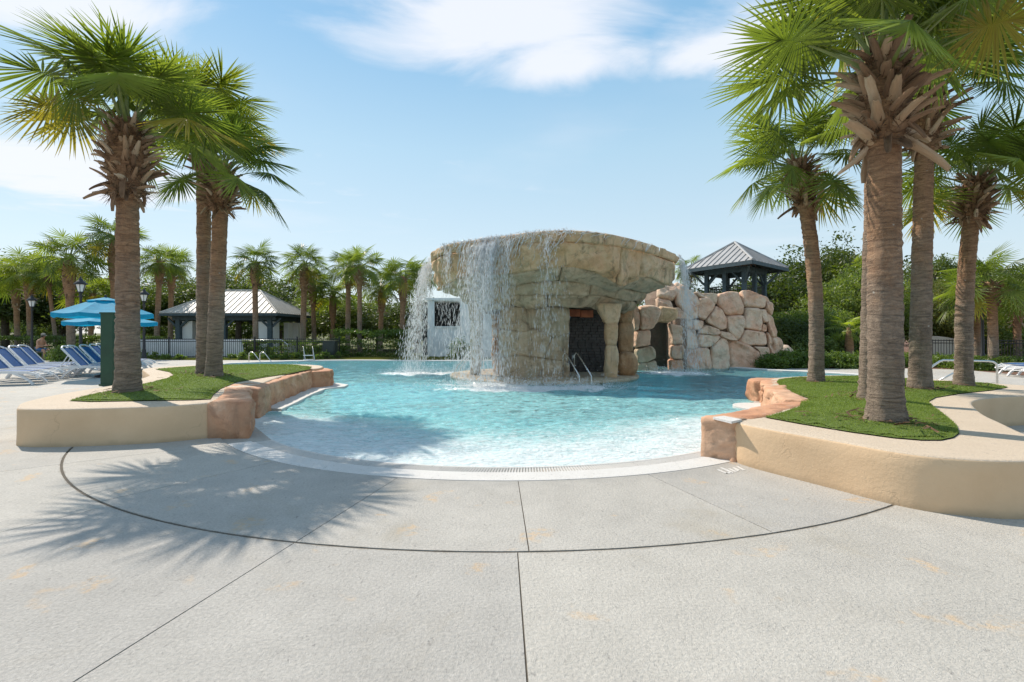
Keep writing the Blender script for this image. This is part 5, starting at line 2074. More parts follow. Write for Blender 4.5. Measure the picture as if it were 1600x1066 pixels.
for k, (px, py, y, w, h, where) in enumerate(beds):
    shrub('ground_shrub', 'low spreading green shrub ' + where, 'shrub', ((px - CX) / F * y, y + 0.5), (w, 0.8, h), M['leaf_hedge'], 130 + k, 70, 60, 0.055, 'dome', SG, 0.16, tint=0.95 + 0.1 * (k % 3))
for k, (px, py, y, w, h, lb) in enumerate([(1225, 520, 26, 1.2, 1.7, 'tall dark shrub behind the end of the boulder wall'), (1298, 505, 26, 1.3, 1.9, 'tall dark shrub behind the curved slim palm'), (1352, 512, 27, 1.2, 1.7, 'tall shrub behind the thin leaning trunk'), (1275, 540, 24.5, 1.1, 1.3, 'mid-height leafy shrub beside the curved slim palm'), (1490, 520, 31, 1.8, 2.0, 'dark shrub above the end of the beige wall'), (1575, 520, 28, 1.6, 1.9, 'dark shrub behind the orange-stemmed palm')]):
    shrub('shrub', lb, 'shrub', ((px - CX) / F * y, y), (w, w * 0.9, h), M['leaf_dark'], 170 + k, 110, 60, 0.075, 'dome', 'tall dark shrubs behind the deck beds', 0.15, tint=1.2 + 0.3 * (k % 2))
# mown grass strip by the far coping
gq = np.random.default_rng(9)
N = 26000
x = gq.uniform(-30, -3.5, N)
y = gq.uniform(28.4, 31.5, N)
h = gq.uniform(0.03, 0.09, N)
b0 = np.stack([x - 0.02, y, np.full(N, -0.02)], 1)
b1 = np.stack([x + 0.02, y, np.full(N, -0.02)], 1)
tp = np.stack([x + gq.normal(0, 0.03, N), y + gq.normal(0, 0.03, N), h], 1)
tag(ob('grass', quads_mesh('grass', np.stack([b0, b1, tp], 1), M['leaf_olive'], 3)), 'dry mown grass strip beyond the far pool coping', 'grass', kind='stuff')

# ------------------------------------------------------------------ buildings
def at_root(o, root):
    o.parent = root
    o.matrix_parent_inverse = root.matrix_basis.inverted()
    return o


def hip_roof(root, corners, ridge, nstrips, mat, eave_t=0.05):
    """standing-seam roof: corners = 4 eave points ccw from the near left, ridge = 2 points (same = pyramid); one panel per seam bay"""
    faces = []
    a, b, c, d = [Vector(q) for q in corners]
    r0, r1 = Vector(ridge[0]), Vector(ridge[1])
    faces = [(a, b, r0, r1), (b, c, r1, r1), (c, d, r1, r0), (d, a, r0, r0)]
    roof = empty('roof', (0, 0, 0))
    roof.parent = root
    roof.matrix_parent_inverse = root.matrix_basis.inverted()
    for (p, q, s, t) in faces:
        e = (q - p)
        L = e.length
        e.normalize()
        u_s, u_t = (s - p).dot(e), (t - p).dot(e)
        mid = (s + t) / 2
        up = (mid - p)
        up -= e * up.dot(e)
        Hh = up.length
        up.normalize()
        nrm = e.cross(up).normalized()
        if nrm.z < 0:
            nrm = -nrm

        def height(u):
            if u < u_s:
                return Hh * u / max(u_s, 1e-6)
            if u > u_t:
                return Hh * (L - u) / max(L - u_t, 1e-6)
            return Hh
        ns = max(2, int(round(nstrips * L / (b - a).length)))
        br = sorted(set([L * i / ns for i in range(ns + 1)] + []))
        for u0, u1 in zip(br[:-1], br[1:]):
            us = sorted(set([u0, u1] + [x for x in (u_s, u_t) if u0 + 1e-4 < x < u1 - 1e-4]))
            low = [(u0, 0.0), (u1, 0.0)]
            hi_ = [(u, height(u)) for u in reversed(us)]
            poly = low + [x for x in hi_ if x[1] > 1e-4 or True]
            pts = [p + e * u + up * h for u, h in poly]
            vs = [x + nrm * 0.012 for x in pts] + [x - nrm * 0.03 for x in pts]
            n = len(pts)
            fs = [tuple(range(n)), tuple(range(2 * n - 1, n - 1, -1))] + [(i, n + i, n + (i + 1) % n, (i + 1) % n) for i in range(n)]
            o = ob('roof_panel', to_mesh('roof_panel', vs, fs, mat), None)
            o.parent = roof
            mb = MB()
            h0 = height(u0)
            if h0 > 0.05:
                mb.bar(p + e * u0 + nrm * 0.03, p + e * u0 + up * h0 + nrm * 0.03, 0.03, 0.05, up=nrm)
                k = len(o.data.vertices)
                # seam joined to its panel
                bm = bmesh.new()
                bm.from_mesh(o.data)
                vv = [bm.verts.new(x) for x in mb.v]
                for f in mb.f:
                    bm.faces.new([vv[i] for i in f])
                bm.to_mesh(o.data)
                bm.free()
    # ridge and hip caps, eave board
    mb = MB()
    for x, y in ((a, r0), (b, r1), (c, r1), (d, r0)):
        mb.tube([x + Vector((0, 0, 0.03)), y + Vector((0, 0, 0.05))], 0.06, 6)
    if (r1 - r0).length > 0.1:
        mb.tube([r0 + Vector((0, 0, 0.05)), r1 + Vector((0, 0, 0.05))], 0.07, 6)
    o = mb.build('hip_cap', mat, None)
    o.parent = roof
    mb = MB()
    for x, y in ((a, b), (b, c), (c, d), (d, a)):
        mb.bar(x - Vector((0, 0, 0.11)), y - Vector((0, 0, 0.11)), 0.06, 0.16)
    o = mb.build('fascia', M['slate'], None)
    o.parent = roof
    return roof


# --- pavilion among the palms
pv = empty('pavilion', (-20.0, 38.0, 0))
tag(pv, 'open pavilion with pale hip roof, slate blue posts and white cabinets behind the iron fence', 'pavilion')
ez = 2.85
hip_roof(pv, [(-24.1, 35, ez), (-16.05, 35, ez), (-16.05, 41.2, ez), (-24.1, 41.2, ez)], [(-21.4, 38.1, 4.6), (-18.75, 38.1, 4.6)], 20, M['roof'])
for x in (-23.3, -20.1, -16.9):
    for y in (35.8, 40.4):
        mb = MB().box((x, y, 1.25), (0.3, 0.3, 2.5)).box((x, y, 0.25), (0.4, 0.4, 0.5))
        for s in (-1, 1):
            mb.bar((x, y, 1.8), (x + s * 0.75, y, 2.5), 0.12)
        at_root(mb.build('post', M['slate'], None), pv)
mb = MB()
for y in (35.8, 40.4):
    mb.box((-20.1, y, 2.58), (7.2, 0.22, 0.42))
for x in (-23.3, -16.9):
    mb.box((x, 38.1, 2.57), (0.22, 4.8, 0.42))
at_root(mb.build('beam', M['slate'], None), pv)
at_root(MB().box((-20.1, 38.1, 2.84), (7.6, 5.8, 0.04)).build('soffit', M['slate'], None), pv)
for (x0, x1, y, h) in ((-24.1 + 0.75, -22.45, 36.4, 2.25), (-17.95, -16.7, 36.3, 2.22), (-17.0, -16.7, 38.6, 2.2), (-16.9, -16.5, 39.9, 2.2)):
    at_root(MB().box(((x0 + x1) / 2, y, h / 2), (x1 - x0, 0.9, h)).box(((x0 + x1) / 2, y, h + 0.03), (x1 - x0 + 0.06, 0.96, 0.05)).build('cabinet', M['white'], None), pv)

# --- timber tower over the slide
tw = empty('timber_tower', (12.2, 28.0, 0), 0)
tag(tw, 'slate blue timber lookout tower with grey pyramid roof behind the boulder wall', 'tower')
A_, B_, Cc, D_ = (9.5, 28.3, 4.98), (11.7, 24.9, 5.05), (14.95, 27.7, 5.0), (12.75, 31.1, 4.98)
ap = (12.2, 28.05, 6.42)
hip_roof(tw, [A_, B_, Cc, D_], [ap, ap], 11, M['roof_grey'])
ctr = Vector((12.2, 28.0, 0))
ins_ = []
for q in (A_, B_, Cc, D_):
    v = Vector((q[0], q[1], 0)) * 0.55 + ctr * 0.45
    ins_.append(v)
mids = [(ins_[i] + ins_[(i + 1) % 4]) / 2 for i in range(4)]
posts = ins_ + [mids[0], mids[1]]
ecor = [Vector((q[0], q[1], 0)) * 0.8 + ctr * 0.2 for q in (A_, B_, Cc, D_)]
for i, v in enumerate(posts):
    mb = MB().box((v.x, v.y, 2.45), (0.20, 0.20, 4.9), rz=0.75)
    mb.box((v.x, v.y, 3.4), (0.28, 0.28, 0.12), rz=0.75).box((v.x, v.y, 4.2), (0.27, 0.27, 0.10), rz=0.75)
    at_root(mb.build('post', M['slate'], None), tw)
for i, v in enumerate(ins_):
    for w in (ins_[(i + 1) % 4], ins_[i - 1], ins_[i] * 2 - ctr):
        d = (w - v).normalized()
        mb = MB().bar((v.x, v.y, 4.0), (v.x + d.x * 0.85, v.y + d.y * 0.85, 4.85), 0.09)
        at_root(mb.build('brace', M['slate'], None), tw)
mb = MB()
for i in range(4):
    v, w = ins_[i], ins_[(i + 1) % 4]
    mb.bar((v.x, v.y, 4.78), (w.x, w.y, 4.78), 0.16, 0.28)
at_root(mb.build('beam', M['slate'], None), tw)
mb = MB()
for i in range(4):
    p, q = Vector((A_, B_, Cc, D_)[i]), Vector((A_, B_, Cc, D_)[(i + 1) % 4])
    for k in range(12):
        e = p.lerp(q, (k + 0.5) / 12)
        c_ = Vector((ctr.x, ctr.y, e.z + 0.2))
        mb.bar(e + Vector((0, 0, -0.1)), e.lerp(c_, 0.35) + Vector((0, 0, 0.16)), 0.07, 0.13)
at_root(mb.build('rafter', M['slate'], None), tw)
mb = MB()
hull = [ins_[i] + (ins_[i] - ctr) * 0.12 for i in range(4)]
mb.prism([(v.x, v.y) for v in hull], 2.75, 2.95)
at_root(mb.build('platform', M['slate'], None), tw)
rail = MB()
for i in range(4):
    v, w = ins_[i], ins_[(i + 1) % 4]
    for z in (3.1, 3.95):
        rail.bar((v.x, v.y, z), (w.x, w.y, z), 0.05)
    for k in range(1, 18):
        q = v.lerp(w, k / 18)
        rail.bar((q.x, q.y, 3.1), (q.x, q.y, 3.95), 0.02)
at_root(rail.build('railing', M['black'], None), tw)

# --- white service building behind the falls, with an opening
wbx = empty('white_building', (-3.8, 32, 0))
tag(wbx, 'white rendered wall of a service building with a dark square opening behind the waterfall', 'building')


def wall_with_hole(x0, x1, z1, hx0, hx1, hz0, hz1, y, t):
    mb = MB()
    mb.box(((x0 + hx0) / 2, y + t / 2, z1 / 2), (hx0 - x0, t, z1))
    mb.box(((hx1 + x1) / 2, y + t / 2, z1 / 2), (x1 - hx1, t, z1))
    mb.box(((hx0 + hx1) / 2, y + t / 2, hz0 / 2), (hx1 - hx0, t, hz0))
    mb.box(((hx0 + hx1) / 2, y + t / 2, (hz1 + z1) / 2), (hx1 - hx0, t, z1 - hz1))
    return mb


def xw(px, y):
    return (px - CX) / F * y


at_root(wall_with_hole(xw(668, 32), xw(790, 32), 3.62, xw(678, 32), xw(720, 32), EYE + (HY - 511) / F * 32, EYE + (HY - 470) / F * 32, 32, 0.3).build('wall', M['white'], None), wbx)
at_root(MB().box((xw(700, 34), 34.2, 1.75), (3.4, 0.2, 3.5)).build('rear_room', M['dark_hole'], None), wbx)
at_root(MB().box((xw(729, 33.3), 33.3, 3.60), (5.0, 2.9, 0.12)).build('roof_slab', M['white'], None), wbx)
fr_ = MB()
hx0, hx1, hz0, hz1 = xw(678, 32), xw(720, 32), EYE + (HY - 511) / F * 32, EYE + (HY - 470) / F * 32
for a, b in (((hx0, hz0), (hx1, hz0)), ((hx0, hz1), (hx1, hz1)), ((hx0, hz0), (hx0, hz1)), ((hx1, hz0), (hx1, hz1))):
    fr_.bar((a[0], 31.97, a[1]), (b[0], 31.97, b[1]), 0.08)
at_root(fr_.build('opening_frame', M['white'], None), wbx)

# --- low walls
lw = MB()
y = 30.4
x0, x1 = xw(160, y), xw(377, y)
vs = [(x0, y, -0.05), (x1 + 0.12, y, -0.05), (x1 - 0.12, y, 1.1), (x0, y, 1.12)]
vs += [(a, b + 0.25, c) for a, b, c in vs]
lw.add(vs, [(0, 1, 2, 3), (7, 6, 5, 4), (0, 4, 5, 1), (1, 5, 6, 2), (2, 6, 7, 3), (3, 7, 4, 0)])
o = tag(lw.build('low_wall', M['white']), 'low white wall with a slanted end behind the iron fence by the pavilion', 'wall')
rl = MB()
rl.tube([(xw(352, 31.2), 31.2, 0.0), (xw(352, 31.2), 31.2, 1.06), (xw(440, 31.2), 31.2, 1.06), (xw(449, 31.2), 31.2, 0.8), (xw(451, 31.2), 31.2, 0.0)], 0.03, 8)
tag(rl.build('handrail', M['steel'], None, True), 'grey pipe handrail with a curved end in front of the pavilion', 'handrail')
bw = []
for k in range(15):
    t = k / 14
    px = 1432 + 78 * t
    yy = 27.5 + 1.6 * (t - 0.2) ** 2
    top = 1.0 + 0.32 * math.sin(math.pi * min(1, t * 0.75 + 0.25))
    bw.append((xw(px, yy), yy, top))
vs, fs = [], []
for (x, y, z) in bw:
    vs += [(x, y, -0.05), (x, y, z), (x, y + 0.3, z), (x, y + 0.3, -0.05)]
for k in range(14):
    for j in range(4):
        fs.append((k * 4 + j, k * 4 + (j + 1) % 4, k * 4 + 4 + (j + 1) % 4, k * 4 + 4 + j))
fs += [(0, 1, 2, 3), (59, 58, 57, 56)]
tag(ob('low_wall', fix_normals(to_mesh('low_wall', vs, fs, M['beige']))), 'beige rendered wall with a gently curved top behind the fence between two palms', 'wall')


# --- iron fences
picket = MB().box((0, 0, 0.6), (0.018, 0.018, 1.16)).build('picket', M['black'])
pk_me = picket.data
bpy.data.objects.remove(picket)
PAN = 0


def iron_fence(label, pts, h=1.15, pitch=0.115, panel=2.3):
    root = empty('iron_fence', (*pts[0], 0))
    tag(root, label, 'fence', 'black iron fences round the pool grounds')
    bars = MB()
    for a, b in zip(pts[:-1], pts[1:]):
        a, b = Vector((*a, 0)), Vector((*b, 0))
        L = (b - a).length
        d = (b - a).normalized()
        for z in (0.12, h - 0.16, h - 0.03):
            bars.bar(a + Vector((0, 0, z)), b + Vector((0, 0, z)), 0.03, 0.04)
        n = int(L / pitch)
        for i in range(n + 1):
            q = a + d * (i * pitch)
            o = bpy.data.objects.new('picket', pk_me)
            o.location = q
            o.scale = (1, 1, h / 1.16)
            link(o)
            at_root(o, root)
        m = max(1, int(L / panel))
        for i in range(m + 1):
            q = a + d * (L * i / m)
            mb = MB().box((q.x, q.y, h / 2 + 0.03), (0.06, 0.06, h + 0.1)).box((q.x, q.y, h + 0.1), (0.08, 0.08, 0.03))
            at_root(mb.build('post', M['black'], None), root)
    at_root(bars.build('rail', M['black'], None), root)
    return root


iron_fence('black iron picket fence in front of the low white wall and pavilion', [(xw(196, 29.6), 29.6), (xw(530, 30.2), 30.2)])
iron_fence('black iron picket fence standing behind the hedge and the seated man', [(xw(-20, 35), 35.0), (xw(160, 35), 35.0)], h=1.3)
iron_fence('black iron picket fence running from the beige wall behind the reddish palm', [(xw(1440, 25.5), 25.5), (xw(1640, 24), 24.0)])
iron_fence('short black iron picket fence among the shrubs behind the curved slim palm', [(xw(1305, 27.5), 27.5), (xw(1352, 27.5), 27.5)])
tag(MB().box((xw(1345, 28.2), 28.3, 0.42), (1.6, 0.2, 0.9)).build('low_wall', M['white']), 'small piece of white wall glimpsed between the shrubs and the thin leaning trunk', 'wall')
tag(MB().box((xw(515, 29.3), 29.4, 0.5), (0.72, 0.5, 1.0)).box((xw(515, 29.3), 29.4, 1.02), (0.78, 0.56, 0.05)).box((xw(515, 29.3), 29.13, 0.55), (0.6, 0.03, 0.7)).build('equipment_box', plain('dark_green_box', (0.03, 0.038, 0.032), 0.6)), 'dark equipment box at the end of the iron fence beside the clipped hedge', 'utility box')


# --- lamp posts
def lamp_post(label, px, y, top_py, group='black lamp posts'):
    zt = EYE + (HY - top_py) / F * y
    root = empty('lamp_post', (xw(px, y), y, 0))
    tag(root, label, 'lamp post', group)
    pole = MB().lathe([(0.16, -0.05), (0.16, 0.12), (0.12, 0.2), (0.10, 0.55), (0.065, 0.62), (0.05, zt - 0.95), (0.075, zt - 0.9), (0.045, zt - 0.82), (0.05, zt - 0.78), (0.10, zt - 0.70)], n=12).build('pole', M['black'], root, True)
    z0 = zt - 0.70
    g_ = MB()
    fr2 = MB()
    n = 6
    for k in range(n):
        a, b = 2 * math.pi * k / n, 2 * math.pi * (k + 1) / n
        q = [(0.10 * math.cos(a), 0.10 * math.sin(a), z0), (0.10 * math.cos(b), 0.10 * math.sin(b), z0), (0.19 * math.cos(b), 0.19 * math.sin(b), z0 + 0.34), (0.19 * math.cos(a), 0.19 * math.sin(a), z0 + 0.34)]
        g_.add(q, [(0, 1, 2, 3)])
        fr2.bar(q[0], q[3], 0.022)
        fr2.bar(q[2], q[3], 0.024)
        fr2.bar(q[0], q[1], 0.024)
    lan = fr2.build('lantern', M['black'], root)
    g_.build('glass', M['glass'], lan)
    MB().lathe([(0.26, z0 + 0.34), (0.25, z0 + 0.37), (0.13, z0 + 0.5), (0.09, z0 + 0.53), (0.07, z0 + 0.6), (0.02, z0 + 0.63), (0.03, z0 + 0.66), (0.005, z0 + 0.70)], n=12).build('lantern_roof', M['black'], lan, True)
    return root


lamp_post('tall black lamp post with a lantern above the blue umbrellas', 126, 23, 432)
lamp_post('black lamp post with a lantern just behind the seated man', 50, 29, 460)
lamp_post('black lamp post half hidden beside the sturdy palm trunk, lantern showing', 225, 27, 450)
lamp_post('black lamp post standing between the reddish palm and the orange-stemmed palm', 1535, 22.5, 452)


# --- umbrellas and the green post
def umbrella(label, px, y, rim_py, apex_py, r):
    root = empty('umbrella', (xw(px, y), y, 0), 0.2)
    tag(root, label, 'umbrella', 'blue umbrellas over the loungers')
    zr = EYE + (HY - rim_py) / F * y
    za = EYE + (HY - apex_py) / F * y
    n = 8

    def ring(rad, z, sag=0.0, m=6):
        out = []
        for k in range(n):
            for j in range(m):
                a = 2 * math.pi * (k + j / m) / n
                fl = math.cos(math.pi / n) / math.cos((j / m - 0.5) * 2 * math.pi / n)
                rad2 = rad * (fl if j else 1.0)
                rad2 = rad * math.cos(math.pi / n) / math.cos(abs(j / m - 0.5) * 2 * math.pi / n) if True else rad2
                out.append((rad2 * math.cos(a), rad2 * math.sin(a), z - sag * math.sin(math.pi * j / m)))
        return out
    h = za - zr
    R1 = [ring(0.30 * r, za - 0.22 * h), ring(0.55 * r, za - 0.50 * h, 0.03), ring(0.8 * r, za - 0.79 * h, 0.045), ring(r, zr, 0.04), ring(r * 1.0, zr - 0.13, 0.04)]
    loft(R1, M['canvas'], 'canopy', root, False, True, False)
    R2 = [ring(0.02, za + 0.03), ring(0.2 * r, za - 0.08 * h), ring(0.36 * r, za - 0.18 * h), ring(0.37 * r, za - 0.24 * h, -0.03)]
    loft(R2, M['canvas'], 'top_vent', root, False, True, False)
    MB().lathe([(0.3, 0), (0.3, 0.06), (0.05, 0.1), (0.032, 0.14), (0.032, za - 0.02), (0.05, za), (0.02, za + 0.12)], n=12).build('pole', M['black'], root, True)
    for k in range(n):
        a = 2 * math.pi * k / n
        MB().bar((0.03 * math.cos(a), 0.03 * math.sin(a), za - 0.06), (r * 0.99 * math.cos(a), r * 0.99 * math.sin(a), zr - 0.02), 0.022).build('rib', M['black'], root)
    return root


umbrella('upper bright blue umbrella with a scalloped top vent behind the sturdy palm trunk', 165, 17.5, 490, 466, 1.45)
umbrella('lower blue umbrella, seen beneath the rim of the other', 176, 19.8, 503, 490, 1.55)
gp = empty('signpost', P(171, 602))
tag(gp, 'dark green square post standing just behind the sturdy palm trunk', 'post')
b_ = P(172, 602)
at_root(MB().box((b_.x, b_.y, 1.02), (0.34, 0.26, 2.05)).build('panel', M['green'], None), gp)
at_root(MB().box((b_.x, b_.y, 2.06), (0.38, 0.30, 0.04)).box((b_.x, b_.y, 0.02), (0.4, 0.32, 0.05)).build('trim', M['green'], None), gp)


# --- loungers
def make_lounger():
    """white resin frame with arched legs, slatted foot, blue sling back raised; head towards -X, lies along X"""
    root = empty('sun_lounger')
    W = 0.66
    bx, bz = 0.62, 0.36                     # hinge of the back
    for s in (-1, 1):
        y = s * W / 2
        mb = MB()
        path = [(0.02, 0.34), (0.35, 0.36), (0.9, 0.37), (1.35, 0.37), (1.72, 0.35), (1.9, 0.29), (1.97, 0.2)]
        for (a, b) in zip(path[:-1], path[1:]):
            mb.bar((a[0], y, a[1]), (b[0], y, b[1]), 0.045, 0.075)
        mb.build('side_rail', M['resin'], root)
        for x0, x1 in ((0.5, 0.12), (1.35, 1.85)):
            q = [(x0, 0.35), (x0 + (x1 - x0) * 0.45, 0.25), (x0 + (x1 - x0) * 0.8, 0.12), (x1, 0.0)]
            mb = MB()
            for a, b in zip(q[:-1], q[1:]):
                mb.bar((a[0], y, a[1]), (b[0], y, b[1]), 0.05, 0.06)
            mb.build('leg', M['resin'], root)
        mb = MB()
        mb.bar((0.62, y * 0.9, 0.38), (0.10, y * 0.9, 1.0), 0.04, 0.05)
        mb.build('back_rail', M['resin'], root)
        mb = MB()
        mb.bar((0.28, y * 0.8, 0.78), (0.05, y * 0.8, 0.36), 0.025)
        mb.build('prop', M['resin'], root)
    mb = MB()
    # rounded head of the back
    pts = []
    for k in range(9):
        t = -1 + 2 * k / 8
        q = 1 - abs(t) ** 4
        pts.append((0.115 - 0.055 * q, t * W / 2 * 0.9, 0.985 + 0.066 * q))
    mb.tube(pts, 0.026, 6)
    mb.build('back_head', M['resin'], root)
    sl = MB()
    rows_ = 8
    for i in range(rows_ + 1):
        t = i / rows_
        x = 0.60 - 0.49 * t
        z = 0.405 + 0.58 * t
        for j in range(7):
            u = -1 + 2 * j / 6
            sag = 0.018 * (1 - u * u) * math.sin(math.pi * t)
            sl.v.append((x + sag * 0.77, u * W / 2 * 0.85, z - sag * 0.64))
    for i in range(rows_):
        for j in range(6):
            sl.f.append((i * 7 + j, i * 7 + j + 1, i * 7 + j + 8, i * 7 + j + 7))
    sl.build('back_sling', M['sling'], root)
    s2 = MB()
    for i in range(9):
        t = i / 8
        x = 0.64 + 1.05 * t
        for j in range(7):
            u = -1 + 2 * j / 6
            s2.v.append((x, u * W / 2 * 0.9, 0.392 - 0.012 * (1 - u * u)))
    for i in range(8):
        for j in range(6):
            s2.f.append((i * 7 + j, i * 7 + j + 1, i * 7 + j + 8, i * 7 + j + 7))
    s2.build('seat_sling', M['sling'], root)
    for i, (x, z) in enumerate(((1.74, 0.345), (1.83, 0.315), (1.90, 0.275), (1.95, 0.22))):
        MB().bar((x, -W / 2, z), (x, W / 2, z), 0.05, 0.025).build('slat', M['resin'], root)
    MB().bar((0.05, -W / 2, 0.34), (0.05, W / 2, 0.34), 0.05, 0.04).build('cross_bar', M['resin'], root)
    return root


def copy_thing(src, loc, rz):
    r = src.copy()
    C.objects.link(r)
    r.location = loc
    r.rotation_euler = (0, 0, rz)
    for ch in list(src.children):
        c = ch.copy()
        C.objects.link(c)
        c.parent = r
        for g2 in list(ch.children):
            d = g2.copy()
            C.objects.link(d)
            d.parent = c
    return r


LG = 'blue and white sun loungers lined up on the deck'
proto = make_lounger()
spots = []
# (head pixel x, head top pixel y, distance, turn, label)
rowA = [(-62, 13.6, 0.30, 'front lounger of the row by the hedge, cut by the frame edge'),
        (-34, 14.5, 0.30, 'second lounger of the row by the hedge, only its foot well inside the frame'),
        (-8, 15.4, 0.30, 'third lounger of the row by the hedge, its blue back touching the frame edge'),
        (16, 16.3, 0.30, 'fourth lounger of the row by the hedge'),
        (30, 17.2, 0.30, 'rearmost lounger of the row by the hedge, nearest the seated man')]
rowB = [(98, 15.9, 0.28, 'front lounger of the row beside the green post'),
        (106, 16.6, 0.28, 'lounger tight against the front one of the row beside the green post'),
        (126, 17.6, 0.28, 'middle lounger of the row beside the green post'),
        (141, 18.6, 0.28, 'fourth lounger of the row beside the green post'),
        (151, 19.6, 0.28, 'rearmost lounger of the row beside the green post, foot showing past the trunk')]
for k, (px, y, rz, lb) in enumerate(rowA + rowB):
    y *= 1.07
    loc = (xw(px, y), y, 0.0)
    if k == 0:
        o = proto
        o.location = loc
        o.rotation_euler = (0, 0, rz)
    else:
        o = copy_thing(proto, loc, rz)
    tag(o, lb, 'sun lounger', LG)
for k, (px, y, lb) in enumerate([(1566, 18.4, 'lounger across the pool, its slatted foot poking in behind the handrail'), (1580, 17.5, 'white lounger beside the handrail, nearer of the two by the orange-stemmed palm')]):
    o = copy_thing(proto, (xw(px, y) + 1.97, y, 0.0), math.pi + 0.05)
    tag(o, lb, 'sun lounger', LG)


# --- pool rails
def rail_pair(label, pathf, gap, cat='pool rail', legs=True):
    root = empty('pool_ladder', pathf(0)[0])
    tag(root, label, cat, 'stainless pool rails')
    for s in (0, 1):
        at_root(MB().tube(pathf(s), 0.019, 8).build('rail', M['steel'], None, True), root)
    return root


def ladder1(s):
    x, y = xw(389 + 17 * s, 26.4), 26.4
    return [Vector(q) for q in ((x, y, 0.0), (x, y, 0.42), (x + 0.1, y - 0.02, 0.52), (x + 0.3, y - 0.1, 0.46), (x + 0.75, y - 0.3, 0.0), (x + 0.8, y - 0.32, -0.3))]


rail_pair('low pair of steel handrails stepping into the far end of the pool', ladder1, 0.6)


def ladder2(s):
    x, y = xw(471 + 14.5 * s, 27.7), 27.7
    return [Vector(q) for q in ((x, y + 0.35, 0.0), (x, y + 0.32, 0.55), (x + 0.02, y + 0.2, 0.74), (x + 0.08, y + 0.05, 0.74), (x + 0.28, y - 0.2, 0.1), (x + 0.3, y - 0.25, -0.5))]


l2 = rail_pair('steel pool ladder on the far coping in front of the dark box', ladder2, 0.5)
for z in (0.05, 0.28):
    a, b = ladder2(0), ladder2(1)
    q = 0.5
    at_root(MB().box(((a[4].x + b[4].x) / 2 - 0.1, a[4].y + 0.05, z), (0.5, 0.1, 0.04)).build('step', M['white'], None), l2)


def ladder3(s):
    x, y = -1.92 + 0.1 * s, 18.6 + 0.75 * s
    return [Vector(q) for q in ((x + 0.75, y, 0.06), (x + 0.75, y, 0.85), (x + 0.6, y, 0.92), (x + 0.4, y, 0.8), (x - 0.05, y - 0.1, 0.3), (x - 0.15, y - 0.1, 0.1), (x - 0.15, y - 0.1, -0.3))]


rail_pair('steel rails descending from the grotto island next to the mossy pillar', ladder3, 0.5)


def ladder4(s):
    x, y = xw(881 + 18 * s, 15.9), 15.9
    return [Vector(q) for q in ((x + 0.0, y + 0.3, 0.06), (x + 0.01, y + 0.3, 0.78), (x + 0.06, y + 0.25, 0.86), (x + 0.12, y + 0.15, 0.8), (x + 0.38, y - 0.75, 0.22), (x + 0.38, y - 0.78, -0.3))]


rail_pair('steel rails descending from the grotto island before the dark cave', ladder4, 0.5)
hr = empty('handrail', P(1557, 601))
tag(hr, 'long bent steel handrail on the deck behind the reddish palm', 'handrail')
Yh = 12.6


def hp(px, py):
    return D(px, py, Yh)


path = [hp(1422, 603), hp(1440, 585), hp(1462, 569), hp(1468, 565), hp(1474, 563), hp(1500, 563.4), hp(1545, 564.5), hp(1552, 565.5), hp(1557, 569), hp(1558, 576), hp(1558, 604)]
at_root(MB().tube(path, 0.024, 10).build('rail', M['steel'], None, True), hr)
path = [hp(1458, 600), hp(1490, 583), hp(1503, 577), hp(1520, 577), hp(1520, 604)]
at_root(MB().tube(path, 0.022, 10).build('lower_rail', M['steel'], None, True), hr)


# --- seated person
def skin_body(name, chain, mat, parent, root_i=0, sub=2):
    """chain: list of (co, radius, parent index)"""
    me = bpy.data.meshes.new(name)
    me.from_pydata([c[0] for c in chain], [(i, c[2]) for i, c in enumerate(chain) if c[2] is not None], [])
    me.materials.append(mat)
    o = ob(name, me, parent)
    o.modifiers.new('skin', 'SKIN')
    o.modifiers.new('sub', 'SUBSURF').levels = sub
    o.modifiers['sub'].render_levels = sub
    o.modifiers['skin'].use_smooth_shade = True
    for i, c in enumerate(chain):
        sv = me.skin_vertices[0].data[i]
        r = c[1]
        sv.radius = r if isinstance(r, tuple) else (r, r)
        sv.use_root = (i == root_i)
    return o


yP = 28.6
pr = empty('person', (xw(60, yP), yP, 0), 0.0)
tag(pr, 'shirtless person in a grey cap and blue shorts sitting hunched beside the lamp post', 'person')
ch = []


def add(co, r, p):
    ch.append((co, r, p))
    return len(ch) - 1


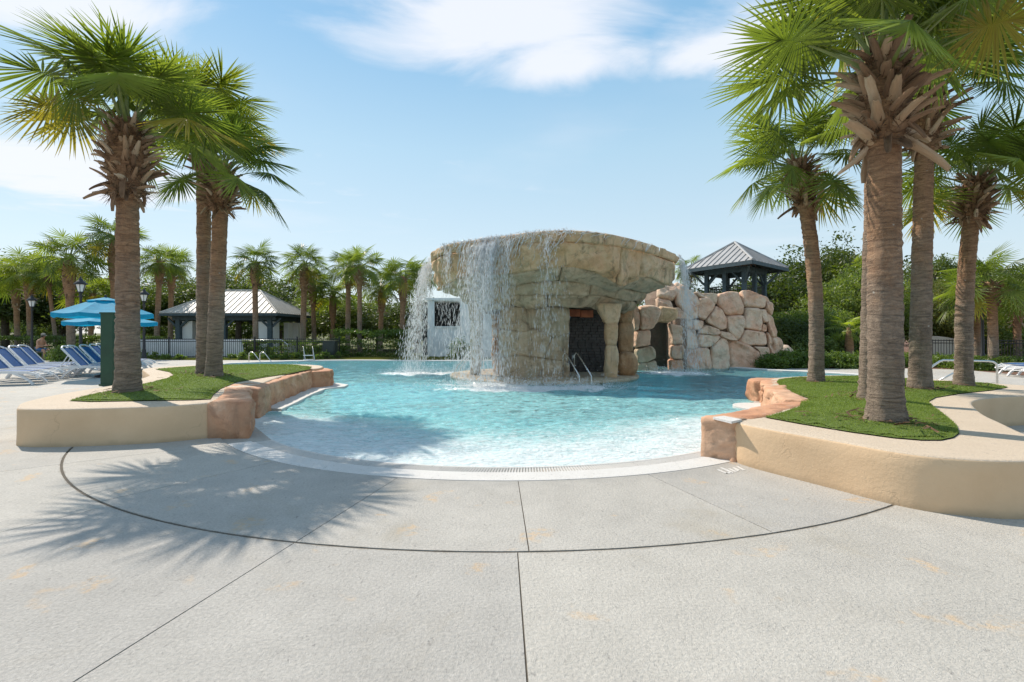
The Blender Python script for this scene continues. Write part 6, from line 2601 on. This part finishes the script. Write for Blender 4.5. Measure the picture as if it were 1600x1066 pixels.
# facing +X, seat at z 0.50
pel = add((0.0, 0, 0.56), (0.15, 0.16), None)
bel = add((0.05, 0, 0.72), (0.13, 0.16), pel)
che = add((0.10, 0, 0.92), (0.13, 0.17), bel)
sho = add((0.16, 0, 1.07), (0.10, 0.15), che)
nek = add((0.21, 0, 1.15), 0.058, sho)
hd1 = add((0.26, 0, 1.24), 0.085, nek)
hd2 = add((0.28, 0, 1.34), 0.092, hd1)
hd3 = add((0.28, 0, 1.40), 0.06, hd2)
nos = add((0.375, 0, 1.285), 0.018, hd1)
for s in (-1, 1):
    k = add((0.07, s * 0.10, 0.55), 0.10, pel)
    k = add((0.28, s * 0.13, 0.55), 0.085, k)
    k = add((0.46, s * 0.15, 0.52), 0.062, k)
    k = add((0.47, s * 0.15, 0.34), 0.058, k)
    k = add((0.42, s * 0.15, 0.10), 0.038, k)
    k = add((0.47, s * 0.15, 0.035), 0.035, k)
    k = add((0.60, s * 0.16, 0.025), 0.028, k)
    a = add((0.14, s * 0.20, 1.04), 0.062, sho)
    a = add((0.17, s * 0.25, 0.88), 0.05, a)
    a = add((0.22, s * 0.25, 0.76), 0.042, a)
    a = add((0.36, s * 0.17, 0.76), 0.034, a)
    a = add((0.44, s * 0.11, 0.78), 0.026, a)
    w = add((0.50, s * 0.09, 0.79), 0.026, a)
    for f, (dy, L) in enumerate(((-0.03, 0.07), (-0.01, 0.08), (0.01, 0.08), (0.03, 0.06))):
        q = add((0.53, s * 0.09 + dy, 0.80), 0.009, w)
        q = add((0.53 + L * 0.55, s * 0.09 + dy, 0.80), 0.008, q)
        add((0.53 + L * 0.75, s * 0.09 + dy, 0.77), 0.007, q)
    q = add((0.48, s * 0.05, 0.815), 0.010, a)
    add((0.53, s * 0.04, 0.825), 0.008, q)
skin_body('body', ch, M['skin'], pr)
sh = [((0.0, 0, 0.55), (0.17, 0.19), None), ((0.02, 0, 0.66), (0.15, 0.18), 0)]
for s in (-1, 1):
    sh.append(((0.08, s * 0.10, 0.55), 0.125, 0))
    sh.append(((0.27, s * 0.13, 0.55), 0.115, len(sh) - 1))
    sh.append(((0.38, s * 0.145, 0.53), 0.10, len(sh) - 1))
skin_body('shorts', sh, M['shorts'], pr)
hp_ = MB().lathe([(0.105, 1.345), (0.108, 1.38), (0.10, 1.43), (0.07, 1.465), (0.02, 1.48)], c=(0.275, 0, 0), n=16)
hp_.add([(0.36, -0.075, 1.36), (0.36, 0.075, 1.36), (0.46, 0.05, 1.335), (0.46, -0.05, 1.335), (0.36, -0.075, 1.345), (0.36, 0.075, 1.345), (0.46, 0.05, 1.32), (0.46, -0.05, 1.32)], [(0, 3, 2, 1), (4, 5, 6, 7), (0, 4, 7, 3), (1, 2, 6, 5), (2, 3, 7, 6)])
hp_.build('cap', M['cap'], pr, True)
bm_ = MB().lathe([(0.097, 1.24), (0.10, 1.28), (0.104, 1.345)], c=(0.262, 0, 0), n=16)
bm_.build('hair', M['hair'], pr, True)
bn = empty('bench', (xw(60, yP), yP, 0))
tag(bn, 'low dark bench under the seated person', 'bench')
for k in range(4):
    at_root(MB().box((bn.location.x + 0.0, yP - 0.45 + 0.3 * k, 0.405), (0.42, 0.26, 0.04)).build('plank', M['slate'], None), bn)
for s in (-1, 1):
    at_root(MB().box((bn.location.x, yP + s * 0.42, 0.19), (0.36, 0.06, 0.39)).build('leg', M['slate'], None), bn)
